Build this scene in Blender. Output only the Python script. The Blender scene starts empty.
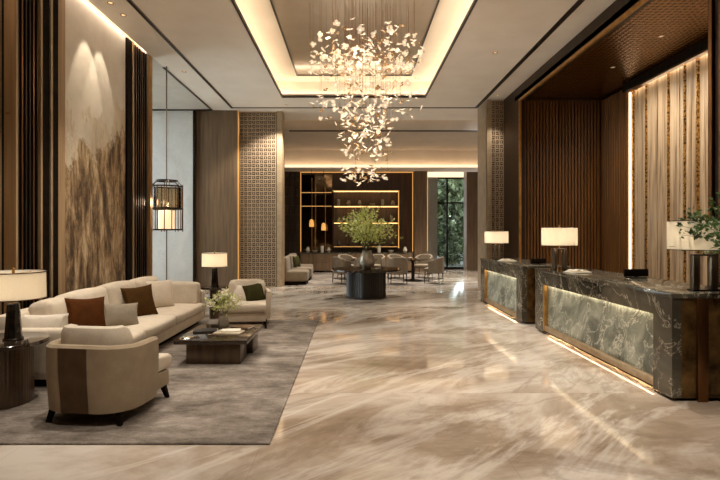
import bpy, bmesh, math, random
from mathutils import Vector, Matrix, noise
random.seed(7)
PI = math.pi
S = bpy.context.scene
C = S.collection
F, VX, VY, H = 500.0, 353.0, 234.0, 1.6

# ------------------------------------------------------------------ materials
def lin(h):
    h = h.lstrip('#')
    o = []
    for i in (0, 2, 4):
        c = int(h[i:i+2], 16)/255
        o.append(c/12.92 if c <= .04045 else ((c+.055)/1.055)**2.4)
    return (*o, 1)

def newmat(name):
    m = bpy.data.materials.new(name)
    m.use_nodes = True
    n = m.node_tree.nodes
    return m, n, m.node_tree.links, n['Principled BSDF']

def P(b, **k):
    for a, v in k.items():
        b.inputs[a.replace('_', ' ')].default_value = v

def coords(n, l, scale=(1, 1, 1), rot=(0, 0, 0), loc=(0, 0, 0), geo=False):
    if geo:
        src = n.new('ShaderNodeNewGeometry').outputs['Position']
    else:
        src = n.new('ShaderNodeTexCoord').outputs['Object']
    mp = n.new('ShaderNodeMapping')
    mp.inputs['Scale'].default_value = scale
    mp.inputs['Rotation'].default_value = rot
    mp.inputs['Location'].default_value = loc
    l.new(src, mp.inputs['Vector'])
    return mp.outputs['Vector']

def rcoords(n, l, length, ang, axis=2):
    mp = n.new('ShaderNodeMapping'); mp.vector_type = 'TEXTURE'
    mp.inputs['Scale'].default_value = length
    rr = [0, 0, 0]; rr[axis] = ang
    mp.inputs['Rotation'].default_value = rr
    l.new(n.new('ShaderNodeTexCoord').outputs['Object'], mp.inputs['Vector'])
    return mp.outputs['Vector']

def ntex(n, l, vec, scale=5, detail=4, rough=.55, dist=0):
    t = n.new('ShaderNodeTexNoise')
    t.inputs['Scale'].default_value = scale
    t.inputs['Detail'].default_value = detail
    t.inputs['Roughness'].default_value = rough
    t.inputs['Distortion'].default_value = dist
    l.new(vec, t.inputs['Vector'])
    return t.outputs['Fac']

def ramp(n, l, fac, stops):
    r = n.new('ShaderNodeValToRGB')
    e = r.color_ramp.elements
    while len(e) < len(stops):
        e.new(.5)
    for i, (p, c) in enumerate(stops):
        e[i].position = p
        e[i].color = lin(c) if isinstance(c, str) else c
    l.new(fac, r.inputs['Fac'])
    return r.outputs['Color']

def mixc(n, l, fac, a, b, mode='MIX'):
    m = n.new('ShaderNodeMix')
    m.data_type = 'RGBA'
    m.blend_type = mode
    fs = [i for i in m.inputs if i.name == 'Factor' and i.type == 'VALUE'][0]
    sa = [i for i in m.inputs if i.name == 'A' and i.type == 'RGBA'][0]
    sb = [i for i in m.inputs if i.name == 'B' and i.type == 'RGBA'][0]
    for s, v in ((fs, fac), (sa, a), (sb, b)):
        if hasattr(v, 'is_output'):
            l.new(v, s)
        else:
            s.default_value = v
    return [o for o in m.outputs if o.type == 'RGBA'][0]

def bump(n, l, b, fac, strength=.2, dist=.01):
    bp = n.new('ShaderNodeBump')
    bp.inputs['Strength'].default_value = strength
    bp.inputs['Distance'].default_value = dist
    l.new(fac, bp.inputs['Height'])
    l.new(bp.outputs['Normal'], b.inputs['Normal'])

def math_node(n, l, op, a, b=None):
    m = n.new('ShaderNodeMath')
    m.operation = op
    for i, v in enumerate((a, b)):
        if v is None:
            continue
        if hasattr(v, 'is_output'):
            l.new(v, m.inputs[i])
        else:
            m.inputs[i].default_value = v
    return m.outputs[0]

def m_noise(name, c1, c2, scale=6, rough=.6, metal=0, stretch=(1, 1, 1), bmp=.0, detail=5, lo=.35, hi=.65, spec=.5, sheen=0, coat=0):
    m, n, l, b = newmat(name)
    v = coords(n, l, stretch)
    f = ntex(n, l, v, scale, detail)
    l.new(ramp(n, l, f, [(lo, c1), (hi, c2)]), b.inputs['Base Color'])
    b.inputs['Roughness'].default_value = rough
    b.inputs['Metallic'].default_value = metal
    b.inputs['Specular IOR Level'].default_value = spec
    b.inputs['Sheen Weight'].default_value = sheen
    b.inputs['Coat Weight'].default_value = coat
    if bmp:
        bump(n, l, b, f, bmp, .004)
    return m

def m_fabric(name, c1, c2, rough=.9, sheen=.08, spec=.3):
    m, n, l, b = newmat(name)
    f1 = ntex(n, l, coords(n, l), 9, 4)
    f2 = ntex(n, l, coords(n, l), 220, 2)
    c = ramp(n, l, f1, [(.3, c1), (.7, c2)])
    c = mixc(n, l, .18, c, ramp(n, l, f2, [(.35, '#5a5048'), (.65, '#ffffff')]), 'MULTIPLY')
    l.new(c, b.inputs['Base Color'])
    P(b, Roughness=rough, Sheen_Weight=sheen, Specular_IOR_Level=spec)
    bump(n, l, b, f2, .25, .003)
    return m

def m_emit(name, col, strength):
    m, n, l, b = newmat(name)
    P(b, Base_Color=lin(col), Emission_Color=lin(col), Emission_Strength=strength)
    return m

def m_marble(name, stops, vein, rough=.1, scale=1.0, rot=.7, stretch=(1, 2.2, 1), veinamt=.6, vw=.03, axis=0, dist=.7):
    m, n, l, b = newmat(name)
    v = rcoords(n, l, stretch, rot, axis)
    f = ntex(n, l, v, 1.6*scale, 9, .62, dist)
    c = ramp(n, l, f, stops)
    f2 = ntex(n, l, v, 2.2*scale, 9, .66, dist)
    d = math_node(n, l, 'ABSOLUTE', math_node(n, l, 'SUBTRACT', f2, .5))
    vm = ramp(n, l, d, [(0, '#ffffff'), (vw, '#000000')])
    f3 = ntex(n, l, v, 3.5*scale, 3)
    va = math_node(n, l, 'MULTIPLY', vm, math_node(n, l, 'MULTIPLY', f3, veinamt*1.6))
    c = mixc(n, l, va, c, lin(vein))
    l.new(c, b.inputs['Base Color'])
    P(b, Roughness=rough)
    return m

M = {}
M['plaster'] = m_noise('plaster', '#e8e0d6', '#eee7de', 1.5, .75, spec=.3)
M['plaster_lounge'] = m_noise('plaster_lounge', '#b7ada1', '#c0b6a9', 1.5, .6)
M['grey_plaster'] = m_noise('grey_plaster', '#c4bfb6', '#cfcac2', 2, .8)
M['mirror_panel'] = m_noise('mirror_panel', '#a59786', '#b0a292', .8, .14, spec=.6)
M['dark_trim'] = m_noise('dark_trim', '#1d1713', '#28201a', 8, .4)
M['edge'] = m_noise('edge_bronze', '#9a8468', '#ac9678', 8, .4, .2)
M['pillar_side'] = m_noise('pillar_side', '#8a7862', '#9c8a72', 4, .4)
M['black'] = m_noise('black', '#120c07', '#1f150d', 8, .6, spec=.06)
M['lamp_bronze'] = m_noise('lamp_bronze', '#66584a', '#8a7964', 7, .3, .75, (1, 1, .12))
M['bronze'] = m_noise('bronze', '#6a4a2c', '#94693d', 7, .3, .9, (1, 1, .12))
M['brass'] = m_noise('brass', '#a57a40', '#c19352', 8, .42, .85)
M['dark_bronze'] = m_noise('dark_bronze', '#2b2019', '#3d2e23', 9, .32, .75, (1, 1, .2))
M['old_mirror'] = m_noise('old_mirror', '#33240f', '#8d6d40', 7, .32, .6, detail=8, lo=.3, hi=.7)
M['wood'] = m_noise('wood', '#5e4b38', '#775f45', 14, .45, 0, (1, 1, .06), .05)
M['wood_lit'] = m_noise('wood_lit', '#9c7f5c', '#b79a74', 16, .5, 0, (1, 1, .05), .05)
M['dark_wood'] = m_noise('dark_wood', '#36210c', '#50331a', 16, .38, 0, (1, 1, .05), .05)
M['dark_panel'] = m_noise('dark_panel', '#33291f', '#463a2e', 12, .35, 0, (1, 1, .1))
M['ribbed'] = m_noise('ribbed', '#50300f', '#6b441b', 16, .36, 0, (1, 1, .05))
M['lattice'] = m_noise('lattice', '#b09679', '#c8ad8d', 10, .4, .4)
M['lattice_back'] = m_noise('lattice_back', '#2c2016', '#3a2b1e', 5, .5, .2)
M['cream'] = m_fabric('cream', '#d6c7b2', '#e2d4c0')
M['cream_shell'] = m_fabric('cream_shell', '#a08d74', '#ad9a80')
M['white_fabric'] = m_fabric('white_fabric', '#dbd0c1', '#e6dccd')
M['taupe'] = m_fabric('taupe', '#8f8371', '#9c907d')
M['brown_velvet'] = m_fabric('brown_velvet', '#48270f', '#5a3315', .9, 0, .08)
M['umber_velvet'] = m_fabric('umber_velvet', '#432b12', '#553a1b', .9, 0, .08)
M['green_velvet'] = m_fabric('green_velvet', '#2f2d16', '#413e20', .9, 0, .08)
M['brown_band'] = m_fabric('brown_band', '#755a41', '#84684c')
M['grey_fabric'] = m_fabric('grey_fabric', '#776957', '#857662')
M['table_dark'] = m_noise('table_dark', '#4a392a', '#63503c', 12, .3, .5, (1, 1, .15), coat=.3)
M['table_top'] = m_noise('table_top', '#2e241c', '#403226', 10, .12, .2, coat=.5)
M['drum'] = m_noise('drum', '#16120f', '#221b16', 10, .28, .3)
M['lamp_body'] = m_noise('lamp_body', '#27211b', '#3a3129', 12, .25, .5)
M['paper'] = m_noise('paper', '#d9d0c0', '#e6dece', 12, .8)
M['book_dark'] = m_noise('book_dark', '#1e1a17', '#2a2521', 10, .5)
M['ceramic'] = m_noise('ceramic', '#b5a58c', '#cdbfa6', 8, .35)
M['ceramic_dark'] = m_noise('ceramic_dark', '#3d3226', '#574836', 8, .35)
M['leaf'] = m_noise('leaf', '#a7b058', '#d6d98c', 7, .5)
M['leaf_dark'] = m_noise('leaf_dark', '#2f4a1d', '#567234', 4, .5)
M['leaf_tree'] = m_noise('leaf_tree', '#363f25', '#6d7650', 1.2, .6)
M['blossom'] = m_noise('blossom', '#e9dfc3', '#f3ecd8', 8, .6)
M['bark'] = m_noise('bark', '#3b2c1f', '#5a4632', 20, .8)
M['terrace'] = m_noise('terrace', '#4a4944', '#5e5c55', 3, .6)
M['paving'] = m_noise('pale_paving', '#c9c6bf', '#d8d5ce', 2, .8)
M['portal'] = m_noise('portal_wood', '#1f1207', '#332010', 16, .4, 0, (1, 1, .05), spec=.3)
M['skirting'] = m_noise('skirting', '#a08a6c', '#b8a284', 8, .35, .5)
M['cove'] = m_emit('cove', '#ffe4bf', 4.5)
M['cove_soft'] = m_emit('cove_soft', '#ffe0b6', 2.2)
M['led'] = m_emit('led', '#ffe6c6', 14)
M['led_plank'] = m_emit('led_plank', '#ffe4bf', 15)
M['led_shelf'] = m_emit('led_shelf', '#ffc278', 4)
M['led_line'] = m_emit('led_line', '#ffe6c0', 1.1)
M['led_gold'] = m_emit('led_gold', '#f5b766', .36)
M['led_white'] = m_emit('led_white', '#ffe6c0', .55)
M['bulb'] = m_emit('bulb', '#ffe6c0', 4)
M['downlight'] = m_emit('downlight', '#ffe0b0', .4)

def m_floor():
    m, n, l, b = newmat('marble_floor')
    g = n.new('ShaderNodeTexCoord').outputs['Object']
    sp = n.new('ShaderNodeSeparateXYZ'); l.new(g, sp.inputs[0])
    slab = math_node(n, l, 'FLOOR', math_node(n, l, 'DIVIDE', math_node(n, l, 'ADD', sp.outputs['Y'], 27.0 - 5.03), 3.0))
    cb = n.new('ShaderNodeCombineXYZ'); l.new(math_node(n, l, 'MULTIPLY', slab, 7.37), cb.inputs[2])
    va = n.new('ShaderNodeVectorMath'); va.operation = 'ADD'
    l.new(g, va.inputs[0]); l.new(cb.outputs[0], va.inputs[1])
    def turned(length, ang):
        mp = n.new('ShaderNodeMapping'); mp.vector_type = 'TEXTURE'
        mp.inputs['Scale'].default_value = length; mp.inputs['Rotation'].default_value = (0, 0, ang)
        l.new(va.outputs[0], mp.inputs['Vector']); return mp.outputs['Vector']
    v = turned((1.7, .95, 1), .6)
    f = ntex(n, l, v, .7, 12, .66, .7)
    c = ramp(n, l, f, [(.31, '#87735f'), (.42, '#a5927f'), (.52, '#c0b1a1'), (.64, '#ddd2c6')])
    v2 = turned((3.0, .9, 1), .75)
    f2 = ntex(n, l, v2, .9, 8, .6, 1.0)
    d = math_node(n, l, 'ABSOLUTE', math_node(n, l, 'SUBTRACT', f2, .5))
    vm = ramp(n, l, d, [(0, '#ffffff'), (.05, '#000000')])
    c = mixc(n, l, math_node(n, l, 'MULTIPLY', vm, .45), c, lin('#e9dfd3'))
    f3 = ntex(n, l, v2, .7, 10, .64, .8)
    d2 = math_node(n, l, 'ABSOLUTE', math_node(n, l, 'SUBTRACT', f3, .46))
    vm2 = ramp(n, l, d2, [(0, '#ffffff'), (.025, '#000000')])
    c = mixc(n, l, math_node(n, l, 'MULTIPLY', vm2, .38), c, lin('#7b6554'))
    sep = n.new('ShaderNodeSeparateXYZ')
    l.new(coords(n, l), sep.inputs[0])
    fr = math_node(n, l, 'FRACT', math_node(n, l, 'DIVIDE', math_node(n, l, 'ADD', sep.outputs['Y'], 27.0 - 5.03), 3.0))
    j1 = math_node(n, l, 'LESS_THAN', fr, .0022)
    fx = math_node(n, l, 'FRACT', math_node(n, l, 'DIVIDE', math_node(n, l, 'ADD', sep.outputs['X'], 22.3), 1.8))
    j2 = math_node(n, l, 'LESS_THAN', fx, .0018)
    jj = math_node(n, l, 'MULTIPLY', math_node(n, l, 'MAXIMUM', j1, j2), .35)
    c = mixc(n, l, jj, c, lin('#6d5a49'))
    l.new(c, b.inputs['Base Color'])
    P(b, Roughness=.1, Specular_IOR_Level=.8)
    r = ntex(n, l, v, 3, 5)
    l.new(math_node(n, l, 'ADD', math_node(n, l, 'MULTIPLY', r, .06), .045), b.inputs['Roughness'])
    return m
M['floor'] = m_floor()

def m_rug():
    m, n, l, b = newmat('rug_wool')
    v = coords(n, l, (.8, 1.5, 1))
    f = ntex(n, l, v, 1.3, 14, .82, .15)
    c = ramp(n, l, f, [(.32, '#463d35'), (.45, '#766c62'), (.54, '#958a80'), (.67, '#beb3a8')])
    f2 = ntex(n, l, coords(n, l, (1, 3, 1)), 60, 3)
    c = mixc(n, l, .35, c, ramp(n, l, f2, [(.3, '#6a6058'), (.7, '#ffffff')]), 'MULTIPLY')
    l.new(c, b.inputs['Base Color'])
    P(b, Roughness=.95, Specular_IOR_Level=.15)
    bump(n, l, b, f2, .3, .004)
    return m
M['rug'] = m_rug()
M['stone'] = m_marble('green_stone', [(.3, '#2e2a22'), (.5, '#4b463a'), (.7, '#6a6454')], '#c3bba8', .12, .9, .8, (1, 1.6, 1), .9, .011)
M['stone_panel'] = m_marble('green_stone_panel', [(.32, '#4c5045'), (.45, '#7b8073'), (.56, '#a0a596'), (.7, '#c4c8b8')], '#f0f2e2', .3, 2.1, -.9, (1, 1.8, 1), 1.1, .018)
M['pale_stone'] = m_marble('pale_stone', [(.3, '#d6d3cf'), (.5, '#dfddda'), (.7, '#e8e6e3')], '#a6a29b', .35, .8, veinamt=.35, vw=.01)
M['glass_vase'] = m_noise('glass_vase', '#7d7264', '#a39885', 6, .08, .2)

def m_art():
    m, n, l, b = newmat('ink_landscape')
    tc = n.new('ShaderNodeTexCoord')
    sep = n.new('ShaderNodeSeparateXYZ')
    l.new(tc.outputs['Object'], sep.inputs[0])
    # paper
    fp = ntex(n, l, coords(n, l, (1, 1, 1)), 2.2, 8, .6)
    paper = ramp(n, l, fp, [(.3, '#d2c8ba'), (.7, '#e4dccf')])
    # ridges rising to the far side
    vm = coords(n, l, (1, 1.1, .7), (.3, 0, 0))
    f = ntex(n, l, vm, 1.3, 10, .72, .6)
    slope = math_node(n, l, 'MULTIPLY', sep.outputs['Y'], .12)
    hgt = math_node(n, l, 'MULTIPLY', sep.outputs['Z'], -.30)
    s = math_node(n, l, 'ADD', math_node(n, l, 'ADD', f, slope), math_node(n, l, 'ADD', hgt, .14))
    mask = ramp(n, l, s, [(.50, '#000000'), (.545, '#ffffff')])
    v3 = coords(n, l, (1, 2.3, .55))
    f3 = ntex(n, l, v3, 2.3, 14, .78, .3)
    ink = ramp(n, l, f3, [(.38, '#33251a'), (.46, '#6a533a'), (.53, '#a68a66'), (.62, '#d2c09f')])
    # paler far range showing above the dark one
    fb = ntex(n, l, coords(n, l, (1, 1.3, .8), (0, 0, 0), (3, 5, 1)), 1.6, 12, .7, .3)
    s2 = math_node(n, l, 'ADD', math_node(n, l, 'ADD', fb, slope), math_node(n, l, 'ADD', hgt, .25))
    far = ramp(n, l, s2, [(.5, '#000000'), (.53, '#ffffff')])
    mist = ramp(n, l, f3, [(.35, '#a8957a'), (.6, '#d8c9b0')])
    c = mixc(n, l, math_node(n, l, 'MULTIPLY', far, .75), paper, mist)
    c = mixc(n, l, mask, c, ink)
    l.new(c, b.inputs['Base Color'])
    P(b, Roughness=.7)
    return m
M['art'] = m_art()

def m_planks():
    m, n, l, b = newmat('onyx_planks')
    v = coords(n, l, (1, 4.5, .16))
    f = ntex(n, l, v, 2.6, 8, .62, .5)
    c = ramp(n, l, f, [(.34, '#6d553c'), (.45, '#a08567'), (.56, '#bca384'), (.68, '#806a52')])
    v2 = coords(n, l, (1, 9, .35))
    f2 = ntex(n, l, v2, 3, 8, .7, .8)
    c = mixc(n, l, .3, c, ramp(n, l, f2, [(.35, '#6f5a45'), (.6, '#ffffff')]), 'MULTIPLY')
    l.new(c, b.inputs['Base Color'])
    P(b, Roughness=.45)
    return m
M['planks'] = m_planks()

def m_gold_vein():
    m, n, l, b = newmat('gold_vein')
    f = ntex(n, l, coords(n, l, (1, 1, 1)), 22, 5, .7)
    l.new(ramp(n, l, f, [(.42, '#4e3216'), (.55, '#c89a55')]), b.inputs['Base Color'])
    P(b, Roughness=.3, Metallic=.8)
    return m
M['gold_vein'] = m_gold_vein()

def m_perf():
    m, n, l, b = newmat('hammered_bronze')
    t = n.new('ShaderNodeTexVoronoi')
    t.inputs['Scale'].default_value = 11
    t.inputs['Randomness'].default_value = .15
    l.new(coords(n, l), t.inputs['Vector'])
    d = t.outputs['Distance']
    l.new(ramp(n, l, d, [(.2, '#38250c'), (.5, '#8a6026')]), b.inputs['Base Color'])
    P(b, Roughness=.24, Metallic=.85)
    bump(n, l, b, d, .5, .02)
    return m
M['perf'] = m_perf()

def m_thin_glass(name, tint, gloss=.08, rough=0.0):
    m, n, l, b = newmat(name)
    n.remove(b)
    t = n.new('ShaderNodeBsdfTransparent'); t.inputs['Color'].default_value = lin(tint)
    g = n.new('ShaderNodeBsdfGlossy'); g.inputs['Roughness'].default_value = rough
    fr = n.new('ShaderNodeFresnel'); fr.inputs['IOR'].default_value = 1.4
    mx = n.new('ShaderNodeMixShader')
    a = n.new('ShaderNodeMath'); a.operation = 'ADD'; a.inputs[1].default_value = gloss; a.use_clamp = True
    l.new(fr.outputs[0], a.inputs[0]); l.new(a.outputs[0], mx.inputs[0])
    l.new(t.outputs[0], mx.inputs[1]); l.new(g.outputs[0], mx.inputs[2])
    l.new(mx.outputs[0], n['Material Output'].inputs[0])
    return m
M['pane'] = m_thin_glass('window_glass', '#eef2f0', .02)
M['smoke_glass'] = m_thin_glass('smoked_glass', '#efe6d8', .0)
M['dimming_pane'] = m_thin_glass('dimming_window_glass', '#d2d6d4', .02)  # grey tint added to dim the overbright garden view
M['dark_glass'] = m_noise('dark_glass', '#3b3631', '#4a443d', 3, .1, .6)
M['mirror'] = m_noise('bronze_mirror', '#6b5b48', '#7b6a55', 2, .048, 1)
M['sheer'] = m_fabric('sheer', '#c9c0b2', '#d6cdbf')

def m_shade(name, col, em):
    m, n, l, b = newmat(name)
    f = ntex(n, l, coords(n, l), 160, 2)
    c = ramp(n, l, f, [(.3, col), (.7, '#fff3dc')])
    n.remove(b)
    d = n.new('ShaderNodeBsdfDiffuse'); t = n.new('ShaderNodeBsdfTranslucent')
    e = n.new('ShaderNodeEmission'); e.inputs['Color'].default_value = lin('#ffecd2'); e.inputs['Strength'].default_value = em
    l.new(c, d.inputs['Color']); l.new(c, t.inputs['Color'])
    mx = n.new('ShaderNodeMixShader'); mx.inputs[0].default_value = .6
    ad = n.new('ShaderNodeAddShader')
    l.new(d.outputs[0], mx.inputs[1]); l.new(t.outputs[0], mx.inputs[2])
    l.new(mx.outputs[0], ad.inputs[0]); l.new(e.outputs[0], ad.inputs[1])
    l.new(ad.outputs[0], n['Material Output'].inputs[0])
    return m
M['shade'] = m_shade('linen_shade', '#f1e9da', .03)

def m_petal(name, col, em):
    m, n, l, b = newmat(name)
    P(b, Base_Color=lin('#d6c3a5' if 'amber' not in name else '#a88452'), Roughness=.25, Emission_Color=lin(col), Emission_Strength=em)
    return m
M['petal'] = m_petal('petal_bright', '#ffe8ca', .24)
M['petal_dim'] = m_petal('petal_amber', '#d9a566', .06)
M['petal_core'] = m_petal('petal_core', '#ffe6bc', 1.0)

# ------------------------------------------------------------------ geometry helpers
def box(bm, x0, x1, y0, y1, z0, z1, bev=0, seg=2):
    r = bmesh.ops.create_cube(bm, size=1)
    vs = r['verts']
    for v in vs:
        v.co = Vector(((x0+x1)/2 + v.co.x*(x1-x0), (y0+y1)/2 + v.co.y*(y1-y0), (z0+z1)/2 + v.co.z*(z1-z0)))
    if bev:
        es = list({e for v in vs for e in v.link_edges})
        bmesh.ops.bevel(bm, geom=es, offset=bev, segments=seg, affect='EDGES', profile=.5)
    return bm

def B(*a, **k):
    return box(bmesh.new(), *a, **k)

def lathe(bm, prof, cx=0, cy=0, seg=32, close=False):
    rings = []
    for r, z in prof:
        if r < 1e-5:
            rings.append([bm.verts.new((cx, cy, z))])
        else:
            rings.append([bm.verts.new((cx+r*math.cos(2*PI*i/seg), cy+r*math.sin(2*PI*i/seg), z)) for i in range(seg)])
    pairs = list(zip(rings, rings[1:]))
    if close:
        pairs.append((rings[-1], rings[0]))
    for a, b in pairs:
        for i in range(seg):
            j = (i+1) % seg
            if len(a) == 1 and len(b) == 1:
                continue
            if len(a) == 1:
                bm.faces.new((a[0], b[j], b[i]))
            elif len(b) == 1:
                bm.faces.new((a[i], a[j], b[0]))
            else:
                bm.faces.new((a[i], a[j], b[j], b[i]))
    return bm

def cyl(bm, cx, cy, r, z0, z1, seg=24, bev=.0, r1=None):
    r1 = r if r1 is None else r1
    if bev:
        return lathe(bm, [(0, z0), (r-bev, z0), (r, z0+bev), (r1, z1-bev), (r1-bev, z1), (0, z1)], cx, cy, seg)
    return lathe(bm, [(0, z0), (r, z0), (r1, z1), (0, z1)], cx, cy, seg)

def tube(bm, pts, r, seg=6, r1=None):
    pts = [Vector(p) for p in pts]
    rings = []
    for k, p in enumerate(pts):
        d = (pts[min(k+1, len(pts)-1)] - pts[max(k-1, 0)]).normalized()
        u = d.cross(Vector((0, 0, 1)))
        if u.length < 1e-3:
            u = Vector((1, 0, 0))
        u.normalize(); w = d.cross(u)
        rr = r if r1 is None else r + (r1-r)*k/(len(pts)-1)
        rings.append([bm.verts.new(p + rr*(math.cos(2*PI*i/seg)*u + math.sin(2*PI*i/seg)*w)) for i in range(seg)])
    for a, b in zip(rings, rings[1:]):
        for i in range(seg):
            bm.faces.new((a[i], a[(i+1) % seg], b[(i+1) % seg], b[i]))
    bm.faces.new(rings[0][::-1]); bm.faces.new(rings[-1])
    return bm

def prism(bm, pts, z0, z1, bev=0, seg=3):
    a = [bm.verts.new((x, y, z0)) for x, y in pts]
    b = [bm.verts.new((x, y, z1)) for x, y in pts]
    k = len(pts)
    fs = [bm.faces.new(a[::-1]), bm.faces.new(b)]
    for i in range(k):
        bm.faces.new((a[i], a[(i+1) % k], b[(i+1) % k], b[i]))
    if bev:
        es = list(fs[0].edges) + list(fs[1].edges)
        bmesh.ops.bevel(bm, geom=es, offset=bev, segments=seg, affect='EDGES', profile=.5)
    return bm

def cushion(bm, x0, x1, y0, y1, z0, z1, puff=.03, n=8, r=.05, mat=None):
    """soft box: rounded edges with bulging faces"""
    t = bmesh.new()
    bmesh.ops.create_cube(t, size=2)
    bmesh.ops.subdivide_edges(t, edges=t.edges[:], cuts=n-1, use_grid_fill=True)
    hx, hy, hz = (x1-x0)/2, (y1-y0)/2, (z1-z0)/2
    rr = min(r, hx, hy, hz)
    for v in t.verts:
        u = v.co.copy()
        # push sample points towards edges so the rounding has vertices
        s = Vector([math.copysign(abs(c)**.6, c) for c in u])
        p = Vector((s.x*hx, s.y*hy, s.z*hz))
        inner = Vector((max(-hx+rr, min(hx-rr, p.x)), max(-hy+rr, min(hy-rr, p.y)), max(-hz+rr, min(hz-rr, p.z))))
        d = p-inner
        if d.length > 1e-6:
            p = inner + d.normalized()*rr
        b = puff
        ax, ay, az = abs(s.x), abs(s.y), abs(s.z)
        p.z += math.copysign(b*(1-ax**2)*(1-ay**2), s.z)*(az**3)
        p.x += math.copysign(b*(1-az**2)*(1-ay**2), s.x)*(ax**3)
        p.y += math.copysign(b*.5*(1-az**2)*(1-ax**2), s.y)*(ay**3)
        v.co = p
    if mat is not None:
        bmesh.ops.transform(t, matrix=mat, verts=t.verts)
    bmesh.ops.translate(t, vec=((x0+x1)/2, (y0+y1)/2, (z0+z1)/2), verts=t.verts)
    me = bpy.data.meshes.new('tmp'); t.to_mesh(me); t.free()
    bm.from_mesh(me); bpy.data.meshes.remove(me)
    return bm

def pillow_bm(w, h, t, n=14):
    """knife-edge throw pillow standing in the local XZ plane, thickness along Y, bottom edge at z=0"""
    bm = bmesh.new()
    g = {}
    for side in (1, -1):
        for i in range(n+1):
            for j in range(n+1):
                u, v = -1+2*i/n, -1+2*j/n
                edge = i in (0, n) or j in (0, n)
                if edge and side == -1:
                    g[(side, i, j)] = g[(1, i, j)]
                    continue
                th = t*((1-u*u)*(1-v*v))**.42
                x = u*w/2*(1-.10*(1-v*v)*abs(u)**1.5)
                z = h/2+v*h/2*(1-.10*(1-u*u)*abs(v)**1.5)
                wr = .006*noise.noise(Vector((u*3, v*3, w*7+side)))
                g[(side, i, j)] = bm.verts.new((x, side*(th/2+wr*(not edge)), z))
    for side in (1, -1):
        for i in range(n):
            for j in range(n):
                q = [g[(side, i, j)], g[(side, i+1, j)], g[(side, i+1, j+1)], g[(side, i, j+1)]]
                bm.faces.new(q if side == -1 else q[::-1])
    return bm

def leaf(bm, p, d, s, w=.42, curl=.15):
    d = d.normalized()
    u = d.cross(Vector((random.uniform(-1, 1), random.uniform(-1, 1), random.uniform(-.3, 1))))
    if u.length < 1e-3:
        u = Vector((1, 0, 0))
    u.normalize(); nn = u.cross(d)
    a = bm.verts.new(p)
    b = bm.verts.new(p + d*s*.45 + u*s*w*.5 + nn*s*curl)
    m = bm.verts.new(p + d*s*.5)
    c = bm.verts.new(p + d*s*.45 - u*s*w*.5 + nn*s*curl)
    e = bm.verts.new(p + d*s - nn*s*curl*.4)
    for q in ((a, b, m), (a, m, c), (b, e, m), (m, e, c)):
        bm.faces.new(q)

# ------------------------------------------------------------------ object helpers
def chain(o):
    m = o.matrix_basis.copy()
    while o.parent:
        o = o.parent
        m = o.matrix_basis @ m
    return m

def obj(name, bm, mat, parent=None, world=False, smooth=True):
    if world and parent is not None:
        bm.transform(chain(parent).inverted())
    bmesh.ops.recalc_face_normals(bm, faces=bm.faces[:])
    me = bpy.data.meshes.new(name)
    if smooth:
        for f in bm.faces:
            f.smooth = True
        for e in bm.edges:
            if len(e.link_faces) == 2 and e.calc_face_angle(0) > .6:
                e.smooth = False
    bm.to_mesh(me); bm.free()
    for mm in (mat if isinstance(mat, (list, tuple)) else [mat]):
        me.materials.append(mm)
    o = bpy.data.objects.new(name, me)
    C.objects.link(o)
    o.parent = parent
    return o

def tag(o, label, cat, group=None):
    o['label'] = label; o['category'] = cat
    if group:
        o['group'] = group
    return o

def thing(name, label, cat, loc=(0, 0, 0), rz=0, group=None):
    o = bpy.data.objects.new(name, None)
    o.empty_display_size = .1
    C.objects.link(o)
    o.location = loc; o.rotation_euler = (0, 0, rz)
    return tag(o, label, cat, group)

def dup(root, loc, rz=None, label=None, group=None):
    r = root.copy(); C.objects.link(r); r.location = loc
    if rz is not None:
        r.rotation_euler = (0, 0, rz)
    if label:
        r['label'] = label
    if group:
        r['group'] = group
    for ch in list(root.children):
        c = ch.copy(); C.objects.link(c); c.parent = r
        for g in list(ch.children):
            d = g.copy(); C.objects.link(d); d.parent = c
    return r

def struct(name, bm, mat, parent=None, smooth=False):
    o = obj(name, bm, mat, parent, smooth=smooth)
    if parent is None:
        o['kind'] = 'structure'
        o['category'] = name.split('_')[0]
        o['label'] = SL.get(name, 'part of the hotel lobby shell')
    return o
SL = {}
def st(name, label, bm, mat, parent=None):
    SL[name] = label
    return struct(name, bm, mat, parent)

def light(name, kind, loc, energy, col=(1, .78, .5), size=.1, rot=(0, 0, 0), **k):
    d = bpy.data.lights.new(name, kind)
    d.energy = energy; d.color = col
    if kind == 'AREA':
        d.shape = 'RECTANGLE'
        d.size, d.size_y = size if isinstance(size, tuple) else (size, size)
    else:
        d.shadow_soft_size = size
    for a, v in k.items():
        setattr(d, a, v)
    o = bpy.data.objects.new(name, d)
    o.location = loc; o.rotation_euler = rot
    C.objects.link(o)
    return o

WARM = (1, .91, .78)
# ================================================================== SETTING
st('floor', 'polished beige veined marble floor running through the lobby', B(-7.2, 7.2, -4, 23.6, -.2, 0), M['floor'])

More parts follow.
